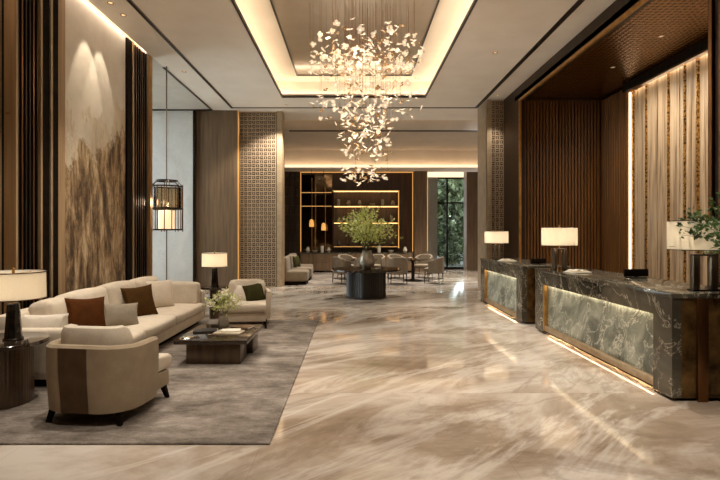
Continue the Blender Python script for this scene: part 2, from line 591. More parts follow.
# ---- main ceiling with tray opening
TX0, TX1, TY0, TY1, CZ = -1.93, 1.97, 3.6, 13.55, 5.3
bm = bmesh.new()
box(bm, -4.2, TX0, -4, 16.25, CZ, CZ+.1)
box(bm, TX1, 4.2, -4, 16.25, CZ, CZ+.1)
box(bm, TX0, TX1, -4, TY0, CZ, CZ+.1)
box(bm, TX0, TX1, TY1, 16.25, CZ, CZ+.1)
box(bm, -4.2, 7.2, 15.9, 16.8, 5.6, 5.7)
box(bm, -4.2, 7.2, 15.8, 15.9, 5.4, 5.7)
ceil = st('ceiling', 'beige plaster ceiling with a lit rectangular tray recess', bm, M['plaster'])
sb = .38
bm = bmesh.new()
box(bm, TX0-sb-.1, TX0-sb, TY0-sb, TY1+sb, CZ+.1, 5.85)
box(bm, TX1+sb, TX1+sb+.1, TY0-sb, TY1+sb, CZ+.1, 5.85)
box(bm, TX0-sb, TX1+sb, TY0-sb-.1, TY0-sb, CZ+.1, 5.85)
box(bm, TX0-sb, TX1+sb, TY1+sb, TY1+sb+.1, CZ+.1, 5.85)
box(bm, TX0-sb-.1, TX1+sb+.1, TY0-sb-.1, TY1+sb+.1, 5.85, 5.95)
obj('tray_upstand', bm, M['plaster'], ceil, smooth=False)
obj('mirror_panel', B(-1.47, 1.53, 4.2, 13.26, 5.82, 5.85), M['mirror_panel'], ceil, smooth=False)
bm = bmesh.new()
for w0, w1 in ((1.47, 1.5),):
    box(bm, -w1-.0, -w0, 4.17, 13.29, 5.8, 5.85); box(bm, 1.53, 1.56, 4.17, 13.29, 5.8, 5.85)
    box(bm, -1.5, 1.56, 13.26, 13.29, 5.8, 5.85); box(bm, -1.5, 1.56, 4.17, 4.2, 5.8, 5.85)
obj('panel_frame', bm, M['dark_trim'], ceil, smooth=False)
bm = bmesh.new()   # thin dark edge of the opening
e = .035
box(bm, TX0, TX0+e, TY0, TY1, CZ-.012, CZ+.05); box(bm, TX1-e, TX1, TY0, TY1, CZ-.012, CZ+.05)
box(bm, TX0, TX1, TY1-e, TY1, CZ-.012, CZ+.05); box(bm, TX0, TX1, TY0, TY0+e, CZ-.012, CZ+.05)
st('trim_1', 'dark edge line around the ceiling tray opening', bm, M['dark_trim'])
bm = bmesh.new()   # groove rectangle
g = .05
box(bm, -3.58, -3.58+g, 2, 14.65, CZ-.012, CZ+.02); box(bm, 3.56, 3.56+g*2, 2, 14.65, CZ-.012, CZ+.02)
box(bm, -3.58, 3.61, 14.6, 14.68, CZ-.012, CZ+.02)
st('trim_2', 'dark slot line running around the lobby ceiling', bm, M['dark_trim'])
bm = bmesh.new()  # bronze strip in place of the warm light edge along the slot
box(bm, -3.52, -3.505, 2, 14.55, CZ-.006, CZ+.02)
st('trim_3', 'thin bronze strip imitating the warm light edge beside the left ceiling slot', bm, M['bronze'])
bm = bmesh.new()   # cove strips on the tray ledge
zz = CZ+.1
box(bm, TX0-sb+.06, TX0-sb+.12, TY0-.2, TY1+.2, zz, zz+.03); box(bm, TX1+sb-.12, TX1+sb-.06, TY0-.2, TY1+.2, zz, zz+.03)
box(bm, TX0-.2, TX1+.2, TY1+sb-.12, TY1+sb-.06, zz, zz+.03); box(bm, TX0-.2, TX1+.2, TY0-sb+.06, TY0-sb+.12, zz, zz+.03)
st('trim_4', 'hidden warm cove light strip on the tray ledge', bm, M['cove'])

# ---- left wall
bm = bmesh.new()
box(bm, -4.6, -4.4, -4, 10.45, 0, 5.55)
lw = st('wall_left', 'brown wood left wall behind the sofa', bm, M['wood_lit'])
st('ceiling_slot', 'slot above the left wall holding a wash light', B(-4.4, -4.2, -4, 10.45, 5.5, 5.55), M['plaster'])
st('trim_5', 'hidden warm strip light in the slot above the artwork', B(-4.26, -4.22, 5.4, 10.3, 5.45, 5.47), M['led'])
# black post and bronze strip framing the artwork
st('trim_6', 'tall black post between slatted screen and artwork', B(-4.4, -4.22, 6.8, 7.16, 0, 5.3), M['black'])
st('trim_7', 'slim bronze strip standing on the black post', B(-4.22, -4.2, 6.95, 7.0, 0, 5.3), M['edge'])
st('trim_8', 'broad bronze reveal left of the artwork', B(-4.4, -4.27, 7.16, 7.42, 0, 5.3), M['wood_lit'])
st('trim_9', 'bronze end post closing the left wall', B(-4.62, -4.2, 10.36, 10.47, 0, 5.3), M['brass'])
st('trim_14', 'black stile between artwork and far slatted screen', B(-4.4, -4.24, 9.4, 9.6, 0, 5.3), M['black'])

# ---- recess with daylight window and pale stone wall
st('wall_recess', 'pale veined stone wall at the end of the left recess', B(-7.2, -4.72, 14.9, 15.1, 0, 5.3), M['pale_stone'])
st('wall_wood', 'brown wood panel wall left of the lattice pillar', B(-4.72, -3.47, 14.95, 15.15, 0, 5.3), M['wood'])
st('trim_10', 'bronze jamb between stone wall and wood wall', B(-4.76, -4.68, 14.86, 14.95, 0, 5.3), M['dark_bronze'])
st('wall_nook', 'return wall closing the near side of the recess', B(-7.2, -4.6, 10.25, 10.45, 0, 5.3), M['wood'])
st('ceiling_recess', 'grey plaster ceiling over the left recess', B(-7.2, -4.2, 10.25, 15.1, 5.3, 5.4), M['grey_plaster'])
bm = bmesh.new()
box(bm, -4.23, -4.18, 11.1, 14.9, 5.285, 5.32); box(bm, -7, -4.2, 14.83, 14.9, 5.27, 5.32)
st('trim_11', 'dark line edging the recess ceiling', bm, M['dark_trim'])
w2 = st('window_2', 'tall window lighting the left recess', B(-7.2, -7.1, 10.45, 14.9, 0, .15), M['dark_bronze'])
obj('pane', B(-7.16, -7.15, 10.5, 14.85, .15, 5.2), M['pane'], w2, smooth=False)
bm = bmesh.new()
for y in (10.45, 11.9, 13.4, 14.82):
    box(bm, -7.2, -7.1, y, y+.08, .1, 5.3)
box(bm, -7.2, -7.1, 10.45, 14.9, 5.2, 5.3)
obj('window_frame', bm, M['dark_bronze'], w2, smooth=False)

# ---- lattice pillars
def lattice(bm, u0, u1, z0, z1, y0, y1, cell=.12, bar=.028):
    nu = max(3, round((u1-u0)/cell)); nz = round((z1-z0)/cell)
    cu, cz = (u1-u0)/nu, (z1-z0)/nz
    for i in range(nu+1):
        box(bm, u0+i*cu-bar/2, u0+i*cu+bar/2, y0, y1, z0, z1)
    for j in range(nz+1):
        box(bm, u0, u1, y0+.004, y1, z0+j*cz-bar/2, z0+j*cz+bar/2)
    # interlocking fret: short bars in alternating cells
    for i in range(nu):
        for j in range(nz):
            if (i+j) % 2:
                box(bm, u0+(i+.28)*cu, u0+(i+.72)*cu, y0+.008, y1, z0+(j+.42)*cz, z0+(j+.62)*cz)
            else:
                box(bm, u0+(i+.4)*cu, u0+(i+.6)*cu, y0+.008, y1, z0+(j+.25)*cz, z0+(j+.75)*cz)

p = st('pillar_left', 'square pillar faced with bronze lattice left of the lounge', B(-3.45, -2.14, 15.16, 15.5, 0, 5.3), M['lattice_back'])
bm = bmesh.new(); lattice(bm, -3.42, -2.34, .02, 5.28, 15.1, 15.16)
obj('lattice_screen', bm, M['lattice'], p, smooth=False)
obj('edge_post', B(-2.3, -2.13, 15.08, 15.2, 0, 5.3), M['edge'], p, smooth=False)
obj('side_panel', B(-2.14, -2.12, 15.2, 15.5, 0, 5.3), M['wood_lit'], p, smooth=False)
obj('light_line', B(-3.475, -3.455, 15.08, 15.1, 0, 5.3), M['led_gold'], p, smooth=False)
p = st('pillar_right', 'square pillar with bronze lattice face at the far end of reception', B(3.72, 4.3, 13.86, 14.8, 0, 5.3), M['lattice_back'])
bm = bmesh.new(); lattice(bm, 3.82, 4.28, .02, 5.28, 13.8, 13.86)
obj('lattice_screen', bm, M['lattice'], p, smooth=False)
obj('side_panel', B(3.69, 3.72, 13.8, 14.8, 0, 5.3), M['pillar_side'], p, smooth=False)
obj('edge_post', B(3.69, 3.8, 13.78, 13.86, 0, 5.3), M['edge'], p, smooth=False)

# ---- bulkhead and lounge shell
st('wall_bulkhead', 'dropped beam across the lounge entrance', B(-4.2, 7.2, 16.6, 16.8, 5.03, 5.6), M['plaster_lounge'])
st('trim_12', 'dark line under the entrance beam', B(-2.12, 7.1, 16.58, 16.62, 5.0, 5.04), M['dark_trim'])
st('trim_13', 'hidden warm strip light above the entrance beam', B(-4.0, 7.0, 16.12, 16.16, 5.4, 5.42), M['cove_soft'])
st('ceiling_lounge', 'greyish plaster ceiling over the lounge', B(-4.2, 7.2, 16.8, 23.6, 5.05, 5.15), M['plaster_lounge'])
st('ceiling_soffit', 'dropped soffit with light slot in front of the back bar', B(-4.0, 6.6, 20.4, 21.6, 4.28, 4.32), M['plaster'])
st('wall_soffit', 'plaster face above the lounge light slot', B(-4.0, 6.6, 20.62, 20.7, 4.32, 5.05), M['plaster'])
st('trim_15', 'glowing light slot along the lounge soffit', B(-4.0, 6.6, 20.39, 20.42, 4.32, 4.42), M['led_white'])
st('trim_16', 'hidden strip light on top of the lounge soffit', B(-4.0, 6.6, 20.45, 20.49, 4.32, 4.35), M['cove_soft'])
st('wall_back', 'dark panelled back wall of the lounge', B(-4.2, 3.2, 21.6, 21.8, 0, 5.05), M['dark_wood'])
bw = st('wall_lounge_left', 'left wall of the lounge behind the lattice pillar', B(-4.2, -4.0, 15.15, 21.6, 0, 5.3), M['wood'])
bm = bmesh.new()
for k in range(4):
    for j in range(11):
        box(bm, -3.2+k*.24, -3.2+k*.24+.225, 21.45, 21.6, .02+j*.4, .02+j*.4+.385, .008, 1)
st('wall_grid', 'grey gridded stone panel at the left of the back bar', bm, M['dark_panel'])
st('wall_fin', 'brown textured panel between back bar and window', B(2.62, 3.16, 21.3, 21.6, 0, 4.28), M['wood'])
bm = bmesh.new()
for x in (-2.24, 2.56, 3.19):
    box(bm, x-.012, x+.012, 21.42, 21.46, .85, 4.27)
box(bm, -2.2, 2.55, 21.42, 21.46, 4.23, 4.255)
st('trim_17', 'gold light lines outlining the back bar', bm, M['led_gold'])
st('wall_lounge_right', 'right side wall of the lounge', B(6.6, 6.8, 14.8, 23.6, 0, 5.05), M['wood'])
st('wall_lounge_front', 'front wall of the lounge behind the reception', B(4.3, 7.2, 14.6, 14.8, 0, 5.4), M['dark_wood'])
st('pillar_wood', 'brown wood pier right of the garden window', B(5.0, 5.5, 22.0, 22.6, 0, 5.05), M['wood'])
# window
w1 = st('window_1', 'tall garden window beyond the lounge', B(3.2, 6.6, 23.0, 23.12, 0, .08), M['black'])
obj('pane', B(3.25, 6.55, 23.06, 23.065, .08, 4.2), M['dimming_pane'], w1, smooth=False)
bm = bmesh.new()
for x in (3.2, 4.3, 5.4, 6.5):
    box(bm, x, x+.07, 23.02, 23.12, 0, 4.2)
box(bm, 3.2, 6.6, 23.02, 23.12, 3.0, 3.06); box(bm, 3.2, 6.6, 23.02, 23.12, 4.14, 4.24)
obj('window_frame', bm, M['black'], w1, smooth=False)
st('wall_window', 'plaster wall over the garden window', B(3.2, 6.8, 23.0, 23.3, 4.2, 5.05), M['plaster'])
st('trim_18', 'glowing cove panel above the garden window', B(3.25, 5.6, 22.93, 23.0, 4.22, 4.55), M['led_white'])
bm = bmesh.new()
n_ = 90
vs = []
for i in range(n_+1):
    x = 3.3+.55*i/n_
    y = 22.8+.035*math.sin(i*.85)
    vs.append((bm.verts.new((x, y, .02)), bm.verts.new((x, y, 4.18))))
for a, b in zip(vs, vs[1:]):
    bm.faces.new((a[0], b[0], b[1], a[1]))
bmesh.ops.solidify(bm, geom=bm.faces[:], thickness=.006)
tag(obj('sheer_curtain', bm, M['sheer']), 'pale sheer curtain hanging at the left of the garden window', 'curtain')

# ---- reception alcove
PX = 4.16
bm = bmesh.new()
box(bm, PX, 4.3, 12.5, 13.8, 0, 5.4)
box(bm, PX, 4.3, 5.0, 12.5, 4.95, 5.4)
wr = st('wall_right', 'dark bronze portal wall around the reception alcove', bm, M['portal'])
bm = bmesh.new()
box(bm, PX, 4.5, 5.15, 5.86, 0, 4.95)
obj('near_jamb', bm, M['dark_bronze'], wr, smooth=False)
bm = bmesh.new()
for y in (5.2, 5.42, 5.6, 5.76):
    box(bm, PX-.03, PX, y, y+.05, 0, 4.95)
    box(bm, 4.2, 4.24, 5.86, 5.88, 0, 4.95)
obj('jamb_rib', bm, M['bronze'], wr, smooth=False)
bm = bmesh.new()
box(bm, PX-.02, PX+.03, 5.86, 12.5, 4.91, 4.97); box(bm, PX-.02, PX+.03, 12.44, 12.5, 0, 4.9)
obj('portal_edging', bm, M['brass'], wr, smooth=False)
st('wall_far_reception', 'dark wood wall ending the reception alcove', B(4.3, 6.6, 12.66, 12.86, 0, 5.0), M['dark_wood'])
bm = bmesh.new()
x = 4.32
while x < 6.24:
    box(bm, x, x+.05, 12.61, 12.66, 0, 4.95); x += .08
obj('ribbing', bm, M['ribbed'], bpy.data.objects['wall_far_reception'], smooth=False)
st('wall_reception', 'wall behind the reception with lit stone planks', B(6.42, 6.62, 5.0, 12.66, 0, 5.0), M['dark_wood'])
bm = bmesh.new()
y = 11.4
while y < 12.6:
    box(bm, 6.25, 6.42, y, y+.1, 0, 4.95, .01, 1); y += .11
obj('wood_return', bm, M['ribbed'], bpy.data.objects['wall_reception'], smooth=False)
bm = bmesh.new(); gv = bmesh.new()
y = 5.9; k = 0
rr = random.Random(3)
while y < 11.2:
    w = rr.choice((.16, .22, .3, .36)); w = min(w, 11.24-y)
    box(bm, 6.3+rr.uniform(0, .03), 6.42, y, y+w-.012, .02, 4.82)
    if k % 2 == 0:
        box(gv, 6.28, 6.42, y+w-.012, y+w+.022, .02, 4.82); y += .034
    y += w; k += 1
obj('stone_planks', bm, M['planks'], bpy.data.objects['wall_reception'], smooth=False)
obj('gold_inlay', gv, M['gold_vein'], bpy.data.objects['wall_reception'], smooth=False)
st('trim_19', 'bright vertical light line beside the stone planks', B(6.25, 6.28, 11.285, 11.33, .02, 4.8), M['led_line'])
st('trim_20', 'light slot above the stone planks', B(6.23, 6.28, 5.95, 11.25, 4.93, 4.95), M['led_plank'])
st('ceiling_reception', 'hammered bronze ceiling over the reception alcove', B(4.16, 6.6, 5.0, 12.86, 5.0, 5.1), M['perf'])
st('trim_21', 'dark reveal between bronze ceiling and stone planks', B(6.14, 6.2, 5.9, 11.4, 4.82, 5.0), M['black'])
st('wall_near_reception', 'wall closing the near end of the reception alcove', B(4.5, 6.6, 5.0, 5.2, 0, 5.0), M['dark_wood'])
st('wall_entry', 'dark wall right of the lobby entrance', B(PX, 4.3, -4, 5.15, 0, 5.4), M['dark_wood'])

st('wall_entrance', 'plain wall at the street end of the lobby, behind the viewpoint', B(-4.6, 4.3, -4.2, -4, 0, 5.4), M['wood'])

# ---- things on the left wall
art = obj('wall_artwork', B(-.06, .06, -1.0, 1.0, -2.65, 2.65, .01, 1), M['art'])
art.location = (-4.34, 8.41, 2.65)
tag(art, 'tall ink landscape panel in sepia filling the wall behind the sofa', 'artwork')

def screen(y0, y1, label, nslat):
    t = thing('slatted_screen', label, 'screen', (-4.4, (y0+y1)/2, 0))
    obj('backing', B(-4.4, -4.37, y0, y1, 0, 5.3), M['dark_glass'], t, True, False)
    bm = bmesh.new()
    for y in (y0, y1-.04):
        box(bm, -4.37, -4.22, y, y+.04, 0, 5.3)
    obj('frame', bm, M['wood_lit'], t, True, False)
    obj('light_line', B(-4.365, -4.35, y0+.05, y0+.065, 0, 5.3), M['led_gold'], t, True, False)
    obj('light_line', B(-4.365, -4.35, y1-.065, y1-.05, 0, 5.3), M['led_gold'], t, True, False)
    for k in range(nslat):
        sm = M['bronze'] if k % 3 == 1 else M['dark_bronze']
        y = y0+.04+(y1-y0-.08)*(k+.5)/nslat
        obj('slat', B(-4.36, -4.24, y-.014, y+.014, 0, 5.3), sm, t, True, False)
    for z in (1.0, 3.1):
        obj('cross_rail', B(-4.35, -4.3, y0, y1, z, z+.03), M['bronze'], t, True, False)
    return t
screen(6.26, 6.8, 'dark slatted bronze screen at the picture\'s left edge, above the near lamp', 6)
screen(9.6, 10.36, 'dark slatted bronze screen between the artwork and the pale stone wall', 7)

# ================================================================== FURNITURE
rug = obj('rug', B(-4.05, -.63, 3.79, 9.25, 0, .018, .006, 1), M['rug'])
tag(rug, 'large distressed taupe rug under the sofa group', 'rug')
lrug = obj('rug', B(-1.7, 2.7, 15.3, 19.8, 0, .014, .005, 1), M['rug'])
tag(lrug, 'pale rug under the dining tables of the lounge', 'rug')

RZ = .018
# ---- sofa
t = thing('sofa', 'long cream upholstered sofa along the left wall', 'sofa', (-3.17, 7.02, RZ))
SY0, SY1 = 5.14, 8.92
obj('plinth', B(-3.66, -2.74, SY0+.06, SY1-.06, RZ, .1), M['black'], t, True, False)
obj('base', B(-3.72, -2.64, SY0, SY1, .1, .25, .02), M['cream'], t, True)
for y0, y1 in ((SY0, SY0+.16), (SY1-.16, SY1)):
    bm = bmesh.new(); cushion(bm, -3.72, -2.63, y0, y1, .1, .61, .008, 8, .035)
    obj('armrest', bm, M['cream'], t, True)
bm = bmesh.new(); cushion(bm, -3.74, -3.54, SY0+.02, SY1-.02, .1, .76, .01, 8, .05)
obj('back_frame', bm, M['cream'], t, True)
for a, b in ((5.3, 6.3), (6.3, 7.4), (7.4, 8.76)):
    bm = bmesh.new(); cushion(bm, -3.56, -2.6, a+.004, b-.004, .24, .41, .018, 10, .05)
    obj('seat_cushion', bm, M['cream'], t, True)
for a, b, h in ((5.48, 5.92, .84), (5.92, 6.82, .87), (6.82, 7.71, .88), (7.71, 8.6, .87)):
    bm = bmesh.new(); cushion(bm, -3.56, -3.3, a+.006, b-.006, .38, h, .03, 10, .055, Matrix.Rotation(-.16, 4, 'Y'))
    obj('back_cushion', bm, M['cream'], t, True)
bm = bmesh.new(); cushion(bm, -3.36, -2.67, 8.52, 8.76, .38, .765, .02, 10, .045, Matrix.Rotation(-.1, 4, 'X'))
obj('end_cushion', bm, M['cream'], t, True)

def pillow(mat, w, h, th, loc, rz, tilt, label, roll=0):
    o = obj('throw_pillow', pillow_bm(w, h, th), mat)
    o.location = loc
    o.rotation_euler = (Matrix.Rotation(rz, 4, 'Z') @ Matrix.Rotation(tilt, 4, 'X') @ Matrix.Rotation(roll, 4, 'Y')).to_euler()
    return tag(o, label, 'pillow', 'pillows on the seating')
# rz: local -Y is the face; face toward +x and camera
pillow(M['white_fabric'], .5, .34, .18, (-3.34, 5.38, .40), .12, -.12, 'white lumbar pillow at the near end of the sofa, behind the lamp')
pillow(M['brown_velvet'], .47, .47, .17, (-3.1, 5.86, .40), .95, -.3, 'chestnut brown velvet pillow, nearest of the dark ones on the sofa', .06)
pillow(M['taupe'], .47, .33, .16, (-2.97, 6.42, .40), .8, -.42, 'small taupe lumbar pillow between the two dark pillows on the sofa', .08)
pillow(M['umber_velvet'], .47, .47, .17, (-3.03, 7.22, .40), .85, -.34, 'dark umber velvet pillow on the far half of the sofa', -.06)
pillow(M['cream'], .46, .48, .16, (-3.08, 8.02, .40), .7, -.3, 'cream pillow on the sofa leaning beside the dark umber pillow')

# ---- barrel armchairs (local forward = +Y)
def u_path(w, back, r, front, n=10):
    pts = [(w, front)]
    for i in range(n+1):
        a = PI/2*i/n
        pts.append((w-r+r*math.cos(a), back+r-r*math.sin(a)))
    for i in range(n+1):
        a = PI/2+PI/2*i/n
        pts.append((-w+r+r*math.cos(a), back+r-r*math.sin(a)))
    pts.append((-w, front))
    return pts

def shell_bm(w, back, r, front, th, z0, ztop, taper=.04):
    """ztop(t) height along path t 0..1; closed wall with thickness; slightly narrower at the foot"""
    out = u_path(w, back, r, front); inn = u_path(w-th, back+th, max(r-th, .02), front)
    bm = bmesh.new()
    n = len(out); rows = []
    for i in range(n):
        tt = i/(n-1)
        zt = ztop(tt)
        (ox, oy), (ix, iy) = out[i], inn[i]
        k = 1-taper
        rows.append([bm.verts.new((ox*k, oy*k, z0)), bm.verts.new((ox, oy, z0+(zt-z0)*.5)), bm.verts.new((ox, oy, zt-.02)),
                     bm.verts.new((ox*.75+ix*.25, oy*.75+iy*.25, zt)), bm.verts.new((ox*.25+ix*.75, oy*.25+iy*.75, zt)),
                     bm.verts.new((ix, iy, zt-.02)), bm.verts.new((ix, iy, z0))])
    for a, b in zip(rows, rows[1:]):
        m = len(a)
        for j in range(m):
            bm.faces.new((a[j], a[(j+1) % m], b[(j+1) % m], b[j]))
    bm.faces.new(rows[0]); bm.faces.new(rows[-1][::-1])
    return bm

def leg_bm(x, y, z1, sx, sy, r0=.024, r1=.016):
    bm = bmesh.new()
    dx, dy = .035*sx, .035*sy
    a = [bm.verts.new((x+r0*u, y+r0*v, z1)) for u, v in ((-1, -1), (1, -1), (1, 1), (-1, 1))]
    b = [bm.verts.new((x+dx+r1*u, y+dy+r1*v, 0)) for u, v in ((-1, -1), (1, -1), (1, 1), (-1, 1))]
    bm.faces.new(a); bm.faces.new(b[::-1])
    for i in range(4):
        bm.faces.new((a[i], a[(i+1) % 4], b[(i+1) % 4], b[i]))
    return bm

def armchair(label, loc, rz, stripe, mat, W=.42, backz=.66, armz=.64, headz=.8):
    t = thing('armchair', label, 'armchair', loc, rz)
    zt = lambda u: armz + (backz-armz)*max(0, 1-abs(u-.5)/.34)**.8
    obj('shell', shell_bm(W, -.42, .28, .1, .085, .11, zt), mat, t)
    d = u_path(W-.09, -.33, .25, .1)
    base = [(x*.98, y) for x, y in d[1:-1]] + [(-W+.07, .42), (W-.07, .42)]
    obj('seat_base', prism(bmesh.new(), base[::-1], .12, .27, .015), mat, t)
    cu = [(x*.97, y+.02) for x, y in d[1:-1]] + [(-W+.06, .46), (W-.06, .46)]
    obj('seat_cushion', prism(bmesh.new(), cu[::-1], .275, .42, .045, 4), M['cream'], t)
    # curved head cushion along the back
    o2 = u_path(W-.125, -.295, .17, -.1, 7)[1:-1]
    bm = bmesh.new()
    rings = []
    m = len(o2)
    for i, (x, y) in enumerate(o2):
        s = (.8, .95)[min(i, m-1-i)] if min(i, m-1-i) < 2 else 1
        c = Vector((0, -.02, 0)); nrm = (Vector((x, y, 0))-c).normalized()
        top, bot = .42+(headz-.42)*s, .42
        ring = []
        for k in range(12):
            a = 2*PI*k/12
            off = .075*math.copysign(abs(math.cos(a))**.6, math.cos(a))
            zz = (top+bot)/2+(top-bot)/2*math.copysign(abs(math.sin(a))**.5, math.sin(a))
            q = Vector((x, y, 0)) + nrm*(off-.05) + nrm*(-.02 if zz < .6 else 0.0)
            ring.append(bm.verts.new((q.x, q.y, zz)))
        rings.append(ring)
    for a, b in zip(rings, rings[1:]):
        for k in range(12):
            bm.faces.new((a[k], a[(k+1) % 12], b[(k+1) % 12], b[k]))
    bm.faces.new(rings[0]); bm.faces.new(rings[-1][::-1])
    obj('back_cushion', bm, M['cream'], t)
    if stripe:
        bm = bmesh.new()
        y = -.426
        q = [(-.145, .112), (.1, .112), (.13, backz-.004), (-.14, backz-.004)]
        fr = [bm.verts.new((x*(.97 if z < .2 else 1), (y*.965 if z < .2 else y), z)) for x, z in [(q[0]), (q[1])]]
        lo = [bm.verts.new((-.15, y*.96, .112)), bm.verts.new((.095, y*.96, .112))]
        mid = [bm.verts.new((-.16, y, .385)), bm.verts.new((.09, y, .385))]
        up = [bm.verts.new((-.17, y, backz-.02)), bm.verts.new((.085, y, backz-.02))]
        for v in fr:
            bm.verts.remove(v)
        bm.faces.new((lo[0], lo[1], mid[1], mid[0])); bm.faces.new((mid[0], mid[1], up[1], up[0]))
        bmesh.ops.solidify(bm, geom=bm.faces[:], thickness=-.008)
        b_ = obj('back_band', bm, M['brown_band'], t); b_['label'] = 'brown fabric band down the middle of the back'
    for sx in (-1, 1):
        for sy, y in ((-1, -.30), (1, .36)):
            obj('leg', leg_bm(sx*(W-.13 if sy < 0 else W-.1), y, .13, sx*.8, sy), M['black'], t)
    return t
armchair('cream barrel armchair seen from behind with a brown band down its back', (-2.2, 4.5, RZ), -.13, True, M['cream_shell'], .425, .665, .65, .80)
armchair('cream armchair with a dark green pillow facing the coffee table from the far side', (-1.86, 8.72, RZ), PI+.12, False, M['cream'], .43, .66, .58, .77)
pillow(M['green_velvet'], .36, .34, .14, (-1.68, 8.72, .42), .3, -.45, 'dark green velvet pillow on the far cream armchair', -.2)
pillow(M['white_fabric'], .32, .3, .12, (-1.98, 8.74, .42), -.05, -.4, 'small pale pillow beside the green one on the far armchair', .1)

# ---- coffee table
t = thing('coffee_table', 'low square dark coffee table with block legs on the taupe rug', 'table', (-1.71, 6.52, RZ))
obj('tabletop', B(-2.15, -1.27, 5.98, 7.06, .275, .325, .006), M['table_top'], t, True)
obj('leg', B(-2.03, -1.37, 6.08, 6.44, RZ, .275, .006), M['table_dark'], t, True)
obj('leg', B(-2.03, -1.33, 6.64, 6.98, RZ, .275, .006), M['table_dark'], t, True)
TZ = .325
b = thing('book', 'dark large book lying open side down at left of the coffee table vase', 'book', (-1.93, 6.55, TZ), .2)
b['label'] = 'black book lying left of the vase on the coffee table'
obj('cover', B(-.15, .15, -.11, .11, 0, .022, .003), M['book_dark'], b)
obj('pages', B(-.145, .152, -.106, .106, .004, .018), M['paper'], b)
b = thing('book', 'pale magazine lying in front of the vase on the coffee table', 'book', (-1.6, 6.45, TZ), -.12)
obj('cover', B(-.17, .17, -.12, .12, 0, .018, .003), M['ceramic'], b)
obj('pages', B(-.165, .172, -.116, .116, .003, .015), M['paper'], b)
b = thing('book', 'small cream book stacked on the pale magazine', 'book', (-1.58, 6.47, TZ+.018), .15)
obj('cover', B(-.12, .12, -.085, .085, 0, .02, .003), M['paper'], b)
obj('pages', B(-.117, .122, -.082, .082, .003, .017), M['white_fabric'], b)
b = thing('book', 'dark brown book on the right side of the coffee table, behind the magazine', 'book', (-1.5, 6.8, TZ), -.3)
obj('cover', B(-.13, .13, -.1, .1, 0, .025, .003), M['brown_band'], b)
obj('pages', B(-.125, .132, -.096, .096, .004, .021), M['paper'], b)

def bouquet(name, label, cat, loc, vase_prof, vmat, n_st, spread, height, neck_z, lmat, lsize, nleaf, blossoms=0, rs=1, stemr=.004, lw=.45, droop=0, bias=(0, 0), leaves_from=.35):
    R = random.Random(rs); random.seed(rs)
    t = thing(name, label, cat, loc)
    obj('vase', lathe(bmesh.new(), vase_prof, seg=28), vmat, t)
    stb = bmesh.new(); fol = bmesh.new(); blo = bmesh.new()
    for k in range(n_st):
        a = R.uniform(0, 2*PI); q = R.random()**.6
        end = Vector((math.cos(a)*spread*q+bias[0], math.sin(a)*spread*q+bias[1], neck_z+(height-neck_z)*(1-.55*q*q)*R.uniform(.72, 1)))
        st0 = Vector((math.cos(a)*.02, math.sin(a)*.02, neck_z-.06))
        ctl = Vector((end.x*.35, end.y*.35, neck_z+(end.z-neck_z)*.65))
        pts = []
        for i in range(7):
            u = i/6
            p = st0*(1-u)**2+ctl*2*u*(1-u)+end*u*u
            p.z -= droop*u*u
            pts.append(p)
        tube(stb, pts, stemr, 5, stemr*.4)
        for i in range(nleaf):
            u = R.uniform(leaves_from, 1)
            j = min(5, int(u*6)); f = u*6-j
            p = pts[j].lerp(pts[j+1], f)
            # short twig to the leaf
            dv = Vector((R.gauss(0, 1), R.gauss(0, 1), R.gauss(.35, .7))).normalized()
            q0 = p + dv*lsize*R.uniform(0, 1.6)
            leaf(fol, q0, (dv+Vector((0, 0, R.uniform(-.4, .4)))), lsize*R.uniform(.6, 1.2), lw)
        for i in range(blossoms):
            u = R.uniform(.7, 1); j = min(5, int(u*6))
            c = pts[j].lerp(pts[j+1], u*6-j) + Vector((R.gauss(0, .02), R.gauss(0, .02), R.gauss(0.01, .02)))
            for z in range(5):
                an = 2*PI*z/5
                leaf(blo, c, Vector((math.cos(an), math.sin(an), .5)), lsize*.6, .7)
    obj('stem', stb, M['bark'], t)
    o = obj('foliage', fol, lmat, t, smooth=False); o['kind'] = 'stuff'
    if blossoms:
        o = obj('blossom', blo, M['blossom'], t, smooth=False); o['kind'] = 'stuff'; o['label'] = 'small creamy white blossoms'
    random.seed(rs+99)
    return t

def vprof(pts):
    return [(0, pts[0][1])] + pts + [(pts[-1][0]-.008, pts[-1][1]), (pts[-1][0]-.012, pts[-1][1]-.05), (0, pts[-1][1]-.05)]

bouquet('flower_vase', 'small grey vase of pale flowers and greenery on the coffee table', 'vase', (-1.74, 6.72, TZ),
        vprof([(.04, 0), (.065, .03), (.075, .09), (.06, .15), (.045, .18), (.05, .2)]), M['glass_vase'],
        30, .27, .56, .2, M['leaf'], .045, 16, 4, 5, .002, .4)

# ---- round side tables and lamps
def side_table(label, loc, rt, rb, h):
    t = thing('side_table', label, 'table', loc)
    obj('tabletop', cyl(bmesh.new(), 0, 0, rt, h-.035, h, 48, .006), M['table_top'], t)
    bm = bmesh.new()
    nr = 56
    pts = []
    for i in range(nr*2):
        r = rb if i % 2 else rb*.993
        pts.append((r*math.cos(PI*i/nr), r*math.sin(PI*i/nr)))
    prism(bm, pts, .0, h-.035)
    obj('pedestal', bm, M['table_dark'], t, smooth=False)
    return t
side_table('round dark side table carrying the near left lamp', (-3.32, 4.71, RZ), .40, .27, .585)
side_table('round dark side table with a lamp between sofa and far armchair', (-2.62, 9.5, 0), .26, .11, .6)

def drum_shade(rb, rt, z0, z1):
    bm = bmesh.new()
    lathe(bm, [(rb, z0), (rt, z1), (rt-.006, z1), (rb-.006, z0)], seg=48, close=True)
    return bm

